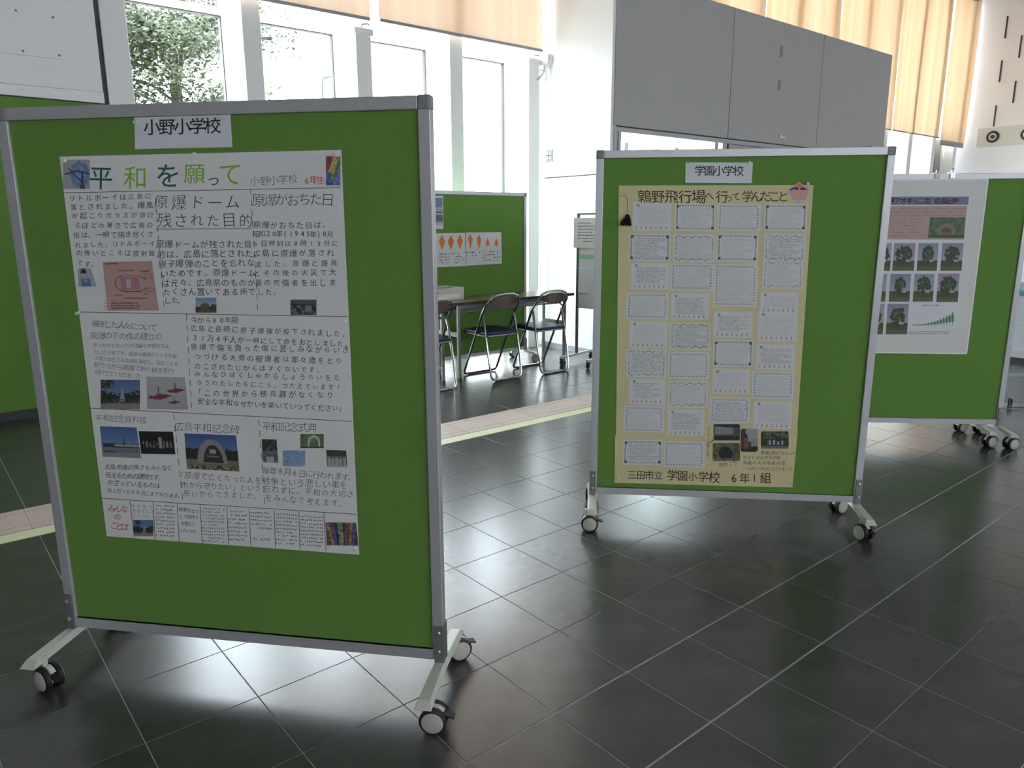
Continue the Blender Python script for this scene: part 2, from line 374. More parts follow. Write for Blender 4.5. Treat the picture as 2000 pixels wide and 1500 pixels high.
for k in range(6):
    u0 = 5.88 if k == 0 else 5.74+2.055*k; u1 = min(5.74+2.055*(k+1)-.07, 17.12)
    blind(u0, u1, 3.02 if k < 5 else 2.98, 'peach pleated window blind ' + names[k], 'curtain', .028, barh=.02 if k < 5 else .09)

# ------------------------------------------------------------------ booth
bo = thing('booth', 'grey panelled office booth with slanting roofline in view behind the second board', 'booth', W(5.83, 5.45), AZ)
for a, b in ((0, 1.885), (1.895, 3.865), (3.875, 5.80)):
    MB().box(a-.05*(a == 0), b, -.01, .03, 2.385, 3.80).build('fascia_panel', 'booth', bo, bevel=.002)
for a, b in ((1.93, 3.865), (3.875, 5.80)):
    MB().box(a, b, -.008, .03, .05, 2.32).build('wall_panel', 'booth', bo, bevel=.002)
MB().box(1.86, 5.79, .006, .028, .0, 3.78).box(0, 1.9, .006, .028, 2.34, 3.78).box(-.02, 1.9, .006, .028, 0, .05).build('backing', 'dark', bo)
fr = MB().box(-.045, .0, -.012, .05, 0, 2.375).box(0.02, .06, -.012, .05, 0, 2.33).box(.0, .02, .0, .04, 0, 2.33)
fr.box(-.02, 5.80, -.014, .05, 2.325, 2.372).box(1.80, 1.88, -.012, .05, 0, 2.33).box(1.66, 1.72, -.005, .05, 0, 2.33).box(.06, 1.8, -.005, .05, 0, .9)
fr.build('door_frame', 'boothrail', bo, bevel=.002)
MB().box(.06, 1.66, .018, .024, .9, 2.325).build('window_pane', 'glass', bo)
MB().box(.0, 5.80, .05, .84, 3.74, 3.80).build('roof', 'booth', bo)
MB().box(5.76, 5.80, .03, .84, 0, 3.74).build('end_wall', 'booth', bo)
MB().box(0.02, 5.76, .045, .84, 2.352, 2.38).build('inner_ceiling', 'jamb', bo)
MB().lathe([(.10, 0), (.11, .006), (.06, .01)], (0, 0, -1), (1.12, .22, 2.352), 24).build('ceiling_lamp', 'bar', bo, smooth=True)
MB().box(2.96, 3.08, -.035, -.008, 2.455, 2.475).box(2.955, 2.985, -.035, -.008, 2.455, 2.50).build('handle', 'jamb', bo, bevel=.003)
MB().box(2.855, 2.915, -.014, -.01, 3.40, 3.53).build('label_plate', 'cap', bo)
MB().box(2.865, 2.925, -.014, -.01, 3.02, 3.14).build('label_plate', 'cap', bo)
sb = thing('sensor_box', 'small white sensor box on the right panel of the grey booth', 'sensor', W(11.22, 5.436, 2.38), AZ)
MB().box(-.13, .13, -.13, -.0, .0, .12).build('housing', 'jamb', sb, bevel=.02)
MB().lathe([(.05, 0), (.04, .03), (.01, .04)], (-1, -.4, 0), (-.13, -.06, .06), 16).build('lens', 'dark', sb, smooth=True)
bl_ = bpy.data.lights.new('booth_lamp', 'AREA'); bl_.energy = 60; bl_.size = 1.2; bl_.color = (.88, .95, 1)
bo_ = bpy.data.objects.new('booth_lamp', bl_); C.objects.link(bo_); bo_.location = W(6.9, 6.1, 1.2); bo_.rotation_euler = (math.pi, 0, 0)

# ------------------------------------------------------------------ wall fittings on the white partition
wh = thing('window_arm', 'curved white tube arm with round mount high on the white partition wall', 'wall bracket', W(5.74, 6.40, 3.12), AZ)
MB().lathe([(.075, 0), (.078, .03), (.06, .055), (.02, .065)], (-1, 0, 0), (0, 0, .02), 24).build('round_mount', 'jamb', wh, smooth=True)
MB().tube([(-.05, 0, -.02), (-.06, .0, -.10), (-.09, .05, -.17), (-.14, .12, -.20), (-.18, .22, -.21), (-.2, .33, -.215)], .014).build('curved_tube', 'foot', wh, smooth=True)
MB().tube([(-.05, -.03, -.02), (-.055, -.03, -.12), (-.055, -.02, -.2)], .009).build('cord', 'jamb', wh, smooth=True)
sw = thing('switch_plate', 'white four-gang switch plate on the partition wall above the joint', 'switch', W(5.74, 6.37, 2.09), AZ)
MB().box(-.008, 0, -.055, .055, 0, .115).build('plate', 'jamb', sw, bevel=.002); MB().box(-.004, 0, -.059, .059, -.004, .119).build('shadow_frame', 'bracket', sw); MB().box(-.0085, -.006, -.046, .046, .008, .107).build('rocker_gap', 'bracket', sw)  # larger grey frame behind the plate paints in its edge shadow
for a in (-.04, .004):
    for b in (.012, .063): MB().box(-.012, -.006, a, a+.036, b, b+.04).build('rocker', 'wall', sw, bevel=.001)

# ------------------------------------------------------------------ casters and display boards
def caster(parent, x, y, ang, r=.036, brake=True, name='caster', bm='hub'):
    """ang: world-ish heading of the axle measured in the parent's frame."""
    ax = Vector((math.cos(ang), math.sin(ang), 0)); roll = Vector((-ax.y, ax.x, 0)); c = Vector((x, y, r))
    st = Vector((x, y, 0)) - roll*.018
    mb = MB().lathe([(.009, 0), (.009, .03)], (0, 0, 1), (st.x, st.y, 2*r-.004), 12)
    mb.lathe([(r*.55, -.008), (r*.55, .008)], ax, c, 18)
    # hood over the wheels
    hood = [];
    for s_ in (-.008, .008):
        hood += [c+ax*s_+roll*math.cos(t)*(r*.99)+Vector((0, 0, math.sin(t)*r*.99)) for t in [math.radians(a) for a in range(40, 190, 25)]]
    k = len(hood)//2; mb.hull(hood[:k], hood[k:])
    body = mb.build(name, 'foot', parent, smooth=False)
    for s_ in (-1, 1):
        w = MB().lathe([(r-.004, .0), (r, .003), (r, .015), (r-.004, .018)], ax*s_, c+ax*s_*.010, 28).build('wheel', 'rubber', body, smooth=True)
        MB().lathe([(r*.80, 0), (r*.80, .0015), (r*.74, .003), (r*.1, .0038)], ax*s_, c+ax*s_*.028, 28).build('hub_cap', bm, body, smooth=True)
    if brake:
        p = c+roll*r*.95+Vector((0, 0, r*.35)); mb = MB()
        q = [p+ax*a+roll*b+Vector((0, 0, z)) for a, b, z in ((-.012, -.01, 0), (.012, -.01, 0), (.012, .022, -.008), (-.012, .022, -.008))]
        mb.hull(q, [v+Vector((0, 0, .005)) for v in q]).build('brake_lever', 'rubber', body)
    return body
PW = .034
class Board: pass
def board(x, y, yaw, w, h, z0, label, castang, lats=(0, 0, 0, 0), ys=(.17, .19, .17, .19)):
    B = Board(); B.o = thing('display_board', label, 'display board', (x, y, 0), yaw, 'wheeled display boards')
    B.x, B.y, B.yaw, B.w, B.h, B.z0, B.yf = x, y, yaw, w, h, z0, -.008
    o = B.o; hw = w/2
    MB().box(-hw+PW-.004, hw-PW+.004, -.008, .008, z0+PW-.004, z0+h-PW+.004).build('fabric_panel', 'green', o)
    MB().box(-hw+PW, hw-PW, -.017, .017, z0+h-PW, z0+h).build('top_rail', 'alum', o, bevel=.002)
    MB().box(-hw+PW, hw-PW, -.017, .017, z0, z0+PW).box(-hw+PW, hw-PW, -.020, .020, z0+PW-.006, z0+PW).build('bottom_rail', 'alum', o, bevel=.001)
    for s in (-1, 1):
        a, b = sorted((s*hw, s*(hw-PW)))
        MB().box(a, b, -.017, .017, z0, z0+h-PW).build('side_rail', 'alum', o, bevel=.003)
        MB().box(a-.001, b+.001, -.0185, .0185, z0+h-PW-.002, z0+h+.0015).build('corner_cap', 'cap', o, bevel=.005)
        c = s*(hw-.013)
        br = MB().box(c-.015, c+.015, -.0225, .0225, z0-.006, z0+.115).build('bracket', 'bracket', o, bevel=.0015)
        for zz in (z0+.03, z0+.092):
            MB().lathe([(.007, 0), (.007, .002), (.003, .004)], (0, -1, 0), (c, -.0225, zz), 12).build('screw', 'screw', br)
        zf = z0-.004; ft = MB()
        for sy in (-1, 1):
            top = [(c-.014, 0, zf), (c+.014, 0, zf), (c+.017, sy*.188, zf-.010), (c-.017, sy*.188, zf-.010)]
            bot = [(c-.022, 0, zf-.022), (c+.022, 0, zf-.022), (c+.026, sy*.212, zf-.030), (c-.026, sy*.212, zf-.030)]
            ft.hull(top, bot) if sy > 0 else ft.hull(top[::-1], bot[::-1])
        ft.build('foot', 'foot', o, bevel=.002)
    r = .5*(z0-.006-.034+.004)
    k = 0
    for s in (-1, 1):
        for sy in (-1, 1):
            caster(o, s*(hw-.013)+lats[k], sy*ys[k], castang[k]-yaw, r=.0395); k += 1
    return B
def ang(dx, dy): return math.atan2(dy, dx)
BA = board(-.8339, 2.1265, -.1607, 1.2723, 1.6153, .1206, 'green display board on casters with the white handwritten poster, nearest, at left',
           [ang(-.6, -1), ang(.3, -1), ang(-.12, -1), ang(.45, -1)], (.036, 0, .022, .007))
BB = board(1.011, 3.3714, -.1092, 1.2698, 1.6083, .12, 'green display board on casters with the cream poster of small cards, in the middle right',
           [ang(-.1, -1), ang(1, -.3), ang(-1, -.35), ang(.5, -1)], (-.01, 0, -.015, -.025), (.185, .19, .168, .16))
BC = board(2.5622, 4.7241, -.0789, 1.265, 1.585, .12, 'green display board with the framed tree growth poster, at the right edge',
           [ang(1, 0), ang(1, .3), ang(.25, -1), ang(.3, -1)])
pD = W((5.0+3.76)/2, 5.9)
BD = board(pD.x, pD.y, AZ, 1.24, 1.60, .115, 'green display board behind the folding table, with orange paper folding sheets', [ang(1, 0), ang(1, 0), ang(0, -1), ang(.6, -.8)])
pE = W(3.08, 5.93)
# small end casters of a second board parked behind board C
BF = board(2.5622-.103, 4.7241+.052, -.0789, 1.265, 1.585, .12, 'plain green display board parked against the back of the tree growth board', [ang(1, 0), ang(1, .3), ang(.25, -1), ang(.3, -1)])

# ------------------------------------------------------------------ photograph pixel -> point on a board's face
def bp(B, px, py):
    """arrays of pixels -> local x, z on the board's front face"""
    px = np.atleast_1d(np.asarray(px, float)); py = np.atleast_1d(np.asarray(py, float))
    d = np.stack([(px-1000)/FPX, (750-py)/FPX, np.ones_like(px)], 1) @ R3
    c, s = math.cos(B.yaw), math.sin(B.yaw)
    n = np.array([-s, c]); e = np.array([c, s]); o = np.array([B.x, B.y])+n*B.yf
    t = (o @ n)/(d[:, :2] @ n); P = d[:, :2]*t[:, None]-np.array([B.x, B.y])
    return P @ e, CAMH+d[:, 2]*t
def bulge(x, z, k): return k*(.0009+.0007*np.sin(x*9+1.3)*np.sin(z*7+.4)+.0004*np.sin(x*31+z*11))
def on(B, px, py, lift, k=1.0):
    x, z = bp(B, px, py); return np.stack([x, B.yf-bulge(x, z, k)-lift, z], 1)
def local_obj(name, vs, fs, m, B, parent=None, smooth=False, colors=None):
    me = bpy.data.meshes.new(name)
    me.from_pydata([tuple(v) for v in vs] if not isinstance(vs, np.ndarray) else vs.tolist(), [], fs)
    me.materials.append(M[m])
    if colors is not None:
        at = me.color_attributes.new('Col', 'FLOAT_COLOR', 'POINT'); cc = np.ones((len(vs), 4), np.float32); cc[:, :3] = colors; at.data.foreach_set('color', cc.ravel())
    if smooth: me.shade_smooth()
    o = bpy.data.objects.new(name, me); C.objects.link(o)
    if parent: o.parent = parent
    else: o.location = (B.x, B.y, 0); o.rotation_euler = (0, 0, B.yaw)
    return o
def bil(q, s, t):
    q = np.asarray(q, float); a = q[0]+(q[1]-q[0])*s[..., None]; b = q[3]+(q[2]-q[3])*s[..., None]; return a+(b-a)*t[..., None]
def grid_faces(nx, ny):
    i, j = np.meshgrid(np.arange(nx-1), np.arange(ny-1)); a = (j*nx+i).ravel(); return np.stack([a, a+nx, a+nx+1, a+1], 1).tolist()
def sheet(name, B, quad, lift, m, nx=14, ny=18, k=1.0, thick=.0004, parent=None):
    s, t = np.meshgrid(np.linspace(0, 1, nx), np.linspace(0, 1, ny)); P = bil(quad, s, t).reshape(-1, 2)
    v = on(B, P[:, 0], P[:, 1], lift, k); f = grid_faces(nx, ny); n = len(v)
    v2 = v.copy(); v2[:, 1] += thick; f = f+[[n+i for i in q[::-1]] for q in f]
    ring = [i for i in range(nx)]+[nx*(j+1)-1 for j in range(1, ny)]+[nx*(ny-1)+i for i in range(nx-2, -1, -1)]+[nx*j for j in range(ny-2, 0, -1)]
    f += [[ring[i], ring[(i+1) % len(ring)], n+ring[(i+1) % len(ring)], n+ring[i]] for i in range(len(ring))]
    return local_obj(name, np.concatenate([v, v2]), f, m, B, parent)
def picture(name, B, parent, quad, img, lift=.0012, m='print', k=1.0):
    """img: H x W x 3 array of sRGB 0-255; becomes a grid of coloured points"""
    hh, ww = img.shape[:2]; s, t = np.meshgrid(np.linspace(0, 1, ww), np.linspace(0, 1, hh)); P = bil(quad, s, t).reshape(-1, 2)
    v = on(B, P[:, 0], P[:, 1], lift, k); c = np.clip(img.reshape(-1, 3)/255, 0, 1)**2.2; c = (c*.78+c.mean(1, keepdims=True)*.22)*.86+.015
    f = grid_faces(ww, hh)
    # a thin rim so that the print has an edge
    n = len(v); ring = [i for i in range(ww)]+[ww*(j+1)-1 for j in range(1, hh)]+[ww*(hh-1)+i for i in range(ww-2, -1, -1)]+[ww*j for j in range(hh-2, 0, -1)]
    v2 = v[ring].copy(); v2[:, 1] += min(.0005, lift*.8)
    f += [[ring[i], ring[(i+1) % len(ring)], n+(i+1) % len(ring), n+i] for i in range(len(ring))]
    return local_obj(name, np.concatenate([v, v2]), f, m, B, parent, colors=np.concatenate([c, c[ring]]))
def lines(name, B, parent, segs, m, wd=1.3, lift=.0009, k=1.0):
    """segs: (x0,y0,x1,y1[,width]) in pixels"""
    vs = []; fs = []
    for s_ in segs:
        x0, y0, x1, y1 = s_[:4]; w_ = s_[4] if len(s_) > 4 else wd; L = math.hypot(x1-x0, y1-y0) or 1
        nx_, ny_ = -(y1-y0)/L*w_/2, (x1-x0)/L*w_/2; st = max(1, int(L/25))
        for i in range(st+1):
            t = i/st; x = x0+(x1-x0)*t; y = y0+(y1-y0)*t; vs += [(x+nx_, y+ny_), (x-nx_, y-ny_)]
        k0 = len(vs)-2*(st+1); fs += [(k0+2*i, k0+2*i+1, k0+2*i+3, k0+2*i+2) for i in range(st)]
    P = np.array(vs); return local_obj(name, on(B, P[:, 0], P[:, 1], lift, k), fs, m, B, parent)
def polys(name, B, parent, pls, m, lift=.0014, k=1.0):
    vs = []; fs = []
    for p in pls: fs.append(tuple(range(len(vs), len(vs)+len(p)))); vs += list(p)
    P = np.array(vs, float); return local_obj(name, on(B, P[:, 0], P[:, 1], lift, k), fs, m, B, parent)

# ------------------------------------------------------------------ glyphs
JOBS = []    # (name, B, parent, material, style, entries)
def text(name, B, parent, m, entries, thin=-.008, jit=.05, lift=.0010, k=1.0, sx=1.0, shear=0.0):
    JOBS.append((name, B, parent, m, entries, thin, jit, lift, k, sx, shear))
def run_jobs():
    need = sorted({(ch, j[5]) for j in JOBS for e in j[4] for ch in e[0] if not ch.isspace()})
    tmp = {}
    for ch, th in need:
        cu = bpy.data.curves.new('glyph', 'FONT'); cu.body = ch; cu.size = 1; cu.offset = th; cu.resolution_u = 2; cu.align_x = 'CENTER'
        o = bpy.data.objects.new('glyph', cu); C.objects.link(o); tmp[(ch, th)] = o
    dg = bpy.context.evaluated_depsgraph_get(); dg.update(); G = {}
    for key, o in tmp.items():
        ev = o.evaluated_get(dg); me = ev.to_mesh(); n = len(me.vertices)
        co = np.empty(n*3); me.vertices.foreach_get('co', co); co = co.reshape(-1, 3)[:, :2]
        me.calc_loop_triangles() ; tr = [tuple(p.vertices) for p in me.polygons]
        if n and not key[0].isascii():
            co[:, 1] -= .38 if key[0] not in '、。' else .38
        elif n: co[:, 1] -= .33
        G[key] = (co, tr); ev.to_mesh_clear()
    for o in tmp.values():
        cu = o.data; bpy.data.objects.remove(o); bpy.data.curves.remove(cu)
    rr = random.Random(5)
    for name, B, parent, m, entries, th, jit, lift, k, sx, shear in JOBS:
        for e in entries:
            V = []; F = []; n0 = 0
            st, x0, y0, x1, y1, sz = e[:6]; L = len(st)
            a = math.atan2(y1-y0, x1-x0) if (L > 1 and abs(x1-x0) > abs(y1-y0)) else 0
            for i, ch in enumerate(st):
                if ch.isspace(): continue
                t = i/(L-1) if L > 1 else 0
                cx = x0+(x1-x0)*t+rr.uniform(-jit, jit)*sz; cy = y0+(y1-y0)*t+rr.uniform(-jit, jit)*sz
                co, tr = G[(ch, th)]
                s = sz*(1+rr.uniform(-jit, jit)*1.5)
                an = a+rr.uniform(-jit, jit)*1.2
                gx = co[:, 0]*s*sx+co[:, 1]*s*(shear+rr.uniform(-jit, jit)); gy = -co[:, 1]*s*(1+rr.uniform(-jit, jit))
                X = cx+gx*math.cos(an)-gy*math.sin(an); Y = cy+gx*math.sin(an)+gy*math.cos(an)
                V.append(on(B, X, Y, lift, k)); F += [tuple(q+n0 for q in p) for p in tr]; n0 += len(co)
            if V: local_obj(name, np.concatenate(V), F, m, B, parent)
def sc(entries, ox, oy, f): return [(e[0], ox+e[1]*f, oy+e[2]*f, ox+e[3]*f, oy+e[4]*f, e[5]*f) for e in entries]
def scq(q, ox, oy, f): return [(ox+x*f, oy+y*f) for x, y in q]
def scr(r, ox, oy, f): x0, y0, x1, y1 = r; return scq([(x0, y0), (x1, y0), (x1, y1), (x0, y1)], ox, oy, f)
def scl(l, ox, oy, f): return [(ox+a*f, oy+b*f, ox+c*f, oy+d*f) for a, b, c, d in l]
def dashed(x0, y0, x1, y1, n, duty=.6): return [(x0+(x1-x0)*i/n, y0+(y1-y0)*i/n, x0+(x1-x0)*(i+duty)/n, y0+(y1-y0)*(i+duty)/n) for i in range(n)]

# ------------------------------------------------------------------ picture painter
def canvas(w, h, c): a = np.zeros((h, w, 3)); a[:] = c; return a
def uvs(a): h, w = a.shape[:2]; return np.meshgrid(np.linspace(0, 1, w), np.linspace(0, 1, h))
def smooth_noise(h, w, sx, sy, seed):
    r = np.random.default_rng(seed).random((sy+2, sx+2)); x = np.linspace(0, sx, w); y = np.linspace(0, sy, h)
    xi = x.astype(int); yi = y.astype(int); fx = (x-xi)[None, :]; fy = (y-yi)[:, None]
    return (r[yi][:, xi]*(1-fx)*(1-fy)+r[yi][:, xi+1]*fx*(1-fy)+r[yi+1][:, xi]*(1-fx)*fy+r[yi+1][:, xi+1]*fx*fy)
def fill(a, mask, c): a[mask] = c; return a
def pic(kind, w=40, h=30, seed=1):
    a = canvas(w, h, (200, 205, 200)); u, v = uvs(a); nz = smooth_noise(h, w, w//3, h//3, seed); n2 = smooth_noise(h, w, w//2+1, h//2+1, seed+9)
    def sky(c0, c1): a[:] = np.array(c0)+(np.array(c1)-np.array(c0))*v[..., None]
    if kind == 'dome':
        sky((110, 150, 190), (190, 205, 215)); fill(a, (v > .55+.1*nz), (60, 65, 40)); fill(a, (abs(u-.45) < .2) & (v > .42) & (v < .8), (105, 85, 60))
        fill(a, ((u-.45)**2*2+(v-.42)**2*2.5 < .03), (110, 90, 75)); fill(a, (u > .75) & (v > .25+.3*nz), (60, 75, 45)); fill(a, v > .85, (85, 85, 60))
    elif kind == 'ruin':
        sky((90, 92, 92), (70, 70, 70)); fill(a, v > .25+.2*u*nz, (45, 46, 46)); fill(a, (v > .4) & (nz > .55), (110, 110, 108)); fill(a, (abs(u-.7) < .12) & (abs(v-.6) < .2), (130, 128, 125))
    elif kind == 'park':
        sky((70, 110, 165), (120, 150, 180)); fill(a, (v > .35+.25*nz*(1-2*abs(u-.5))) & ((nz > .3) | (v > .5)), (35, 48, 30)); fill(a, (v < .3) & (u < .35) & (n2 > .4), (40, 55, 35))
        fill(a, (abs(u-.55) < .07*(v-.25)/.5+.01) & (v > .28) & (v < .8), (150, 150, 145)); fill(a, v > .78, (135, 135, 125)); fill(a, (v > .66) & (v < .82) & (n2 > .5), (90, 80, 75))
    elif kind == 'cranes':
        sky((185, 183, 185), (172, 170, 172))
        for cx, cy, s in ((.32, .62, .30), (.74, .42, .24), (.68, .78, .16)):
            x, y = (u-cx)/s, (v-cy)/s
            fill(a, (abs(y+.15*x) < .32*(1-abs(x)*.9)) & (abs(x) < 1), (125, 35, 45)); fill(a, (abs(x+.08) < .06) & (y < 0) & (y > -1), (105, 70, 75)); fill(a, (abs(y-.25-.4*x) < .07) & (x > -.9) & (x < 0), (150, 45, 55))
    elif kind == 'museum':
        sky((45, 95, 160), (130, 165, 200)); fill(a, (v > .55) & (v < .68) & (u > .05) & (nz > .2), (50, 55, 55)); fill(a, (v > .58) & (v < .63) & (u > .35), (160, 165, 165))
        fill(a, v > .7, (110, 118, 122)); fill(a, (v > .8) & (abs(u-.2) < .15), (60, 75, 60)); fill(a, (v > .86), (135, 140, 140)); fill(a, (abs(u-.6) < .015) & (v > .38) & (v < .6), (50, 60, 70))
    elif kind == 'dark':
        a[:] = (12, 11, 11); 
        for k in range(9):
            cx = .1+.1*k; fill(a, (abs(u-cx) < .025) & (v > .45) & (v < .72) & (nz > .35), (150, 148, 145))
        fill(a, (abs(u-.6) < .04) & (v > .25) & (v < .75), (165, 160, 155)); fill(a, v > .85, (28, 26, 25))
    elif kind == 'arch':
        sky((40, 85, 155), (120, 155, 195)); fill(a, (v > .35+.12*nz) & (v < .72), (30, 42, 28)); fill(a, v >= .72, (120, 118, 108)); fill(a, (v > .88), (60, 58, 35)); fill(a, (v > .88) & (n2 > .5), (150, 140, 90))
        x = (u-.5)/.29; y = (v-.82)/.68; fill(a, (abs(x) < 1) & (y < 0) & (y > -np.sqrt(np.clip(1-x*x, 0, 1))), (150, 145, 135))
        x = (u-.52)/.19; y = (v-.8)/.5; fill(a, (abs(x) < 1) & (y < 0) & (y > -np.sqrt(np.clip(1-x*x, 0, 1))), (50, 48, 45)); fill(a, (abs(u-.52) < .06) & (abs(v-.48) < .05), (170, 165, 160)); fill(a, (abs(u-.52) < .12) & (abs(v-.62) < .02), (130, 128, 120))
    elif kind == 'memorial':
        sky((70, 85, 70), (150, 155, 150)); fill(a, (v < .5) & (nz > .4), (40, 52, 40)); fill(a, (v > .55) & (nz > .45), (90, 95, 95)); fill(a, (abs(u-.5) < .25) & (v > .75) & (n2 > .3), (180, 182, 180))
    elif kind == 'gate':
        sky((70, 105, 55), (90, 115, 70)); fill(a, (nz > .6), (110, 140, 85)); r = np.hypot((u-.58)/.26, (v-.55)/.45); fill(a, (r < 1) & (r > .68) & (v < .6), (195, 200, 190)); fill(a, (abs(abs(u-.58)-.22) < .04) & (v >= .55), (190, 195, 185)); fill(a, v > .9, (60, 80, 45))
    elif kind == 'doves':
        sky((120, 160, 200), (135, 170, 205)); fill(a, (n2 > .86), (60, 90, 140)); fill(a, (nz > .8), (170, 190, 210))
    elif kind == 'people':
        sky((60, 75, 50), (90, 100, 80))
        for k in range(5):
            cx = .12+.19*k; fill(a, (abs(u-cx) < .08) & (v > .45+.05*(k % 2)), (170, 180, 200) if k % 2 else (185, 165, 175)); fill(a, (np.hypot((u-cx), (v-.38)*.8) < .07), (175, 140, 120)); fill(a, (np.hypot((u-cx), (v-.32)*.8) < .055), (45, 35, 30))
        fill(a, v > .92, (180, 180, 180))
    elif kind == 'streaks':
        cols = np.array([(40, 60, 110), (150, 60, 60), (60, 110, 60), (190, 120, 50), (50, 90, 150), (120, 60, 120), (35, 40, 60), (70, 140, 120), (170, 150, 60)])
        x = (u-.5)*(1-.35*(1-v))+.5; idx = (x*17).astype(int) % len(cols); a[:] = cols[idx]; a *= (.65+.7*nz)[..., None]
    elif kind == 'swatch':
        a[:] = np.array((150, 140, 60)); x = u+.7*v
        fill(a, x < .55, (150, 50, 70)); fill(a, (x > .55) & (x < .95), (190, 170, 70)); fill(a, (x > .95) & (x < 1.2), (80, 130, 70)); fill(a, (v > .5) & (x > 1.1), (90, 120, 180)); fill(a, (v > .55) & (u < .4), (60, 100, 160)); a *= (.7+.6*nz)[..., None]
    elif kind == 'statue':
        a[:] = (168, 172, 172); r = np.hypot((u-.62)/.42, (v-.5)/.5); m_ = r < .75+.25*nz; a[m_] = np.array((95, 135, 190)); fill(a, (r < .6) & (nz > .5), (125, 160, 205))
        fill(a, (abs(v-(.38+.25*abs(u-.55))) < .025) & (u > .05), (35, 45, 75)); fill(a, (abs(v-(.30+.9*(u-.2))) < .03) & (u > .2) & (u < .7), (40, 50, 80)); fill(a, (abs(u-.72) < .04) & (v > .45) & (v < .95), (45, 60, 100)); fill(a, (abs(u-.72) < .10) & (v > .85), (70, 80, 110))
    elif kind == 'boy':
        a[:] = (172, 176, 182); fill(a, (abs(u-.45) < .28) & (v > .55), (70, 120, 175)); fill(a, np.hypot(u-.42, (v-.36)) < .2, (205, 165, 150)); fill(a, (np.hypot(u-.4, (v-.22)) < .21) & (v < .28), (30, 26, 28)); fill(a, np.hypot(u-.45, v-.68) < .1, (130, 170, 205))
    elif kind == 'night':
        a[:] = (22, 24, 32); fill(a, (v > .15+.1*u) & (v < .62+.05*u) & (u > .05) & (u < .93), (140, 140, 138)); fill(a, (u > .75) & (u < .95) & (v > .2) & (v < .62), (75, 75, 72)); fill(a, (v > .6) & (v < .7), (100, 95, 85))
    elif kind == 'cave':
        a[:] = (95, 100, 62); a *= (.5+.9*nz)[..., None]; r = np.hypot((u-.47)/.28, (v-.6)/.42); fill(a, r < .9, (18, 20, 14)); fill(a, (v > .85) & (nz > .4), (125, 120, 80))
    elif kind == 'guide':
        a[:] = (60, 62, 55); fill(a, (u > .3) & (v < .55), (165, 170, 165)); fill(a, (abs(u-.33) < .12) & (v > .3) & (v < .85), (140, 60, 60)); fill(a, np.hypot(u-.3, (v-.3)*.8) < .08, (35, 25, 22)); fill(a, (u > .62) & (v > .45) & (v < .75), (150, 150, 145)); fill(a, v > .86, (40, 28, 26)); fill(a, (u > .55) & (v > .78), (20, 20, 22))
    elif kind == 'group':
        a[:] = (38, 48, 30); fill(a, (v < .45) & (nz > .55), (95, 105, 60))
        for k in range(9): fill(a, (abs(u-(.25+.075*k)) < .025) & (v > .5+.04*(k % 3)) & (v < .78), (190, 190, 195) if k % 2 else (60, 70, 110))
        fill(a, v > .82, (120, 110, 85))
    elif kind == 'mound':
        a[:] = (85, 110, 70); a *= (.75+.5*nz)[..., None]; r = np.hypot((u-.5)/.26, (v-.72)/.42); fill(a, (r < 1) & (v < .8), (135, 125, 95)); fill(a, (r < .55) & (v < .75), (95, 85, 65)); fill(a, v > .88, (60, 85, 60))
    elif kind == 'lone_tree':
        sky((125+20*(seed % 3), 135+15*(seed % 2), 170), (185, 190, 195)); fill(a, v > .62, (70, 85, 45)); r = np.hypot((u-.5)/(.30+.05*(seed % 3)), (v-.42)/.32); fill(a, (r < .75+.45*nz) & (nz > .2), (52, 72, 42)); fill(a, (r < .6) & (n2 > .6), (90, 115, 75)); fill(a, (abs(u-.5) < .03) & (v > .4) & (v < .85), (55, 55, 40)); fill(a, (abs(u-.25) < .02) & (v > .45) & (v < .85), (60, 60, 45)); fill(a, (abs(u-.7) < .1) & (abs(v-.64) < .04), (180, 185, 180)); fill(a, v > .85, (90, 100, 60))
    return a
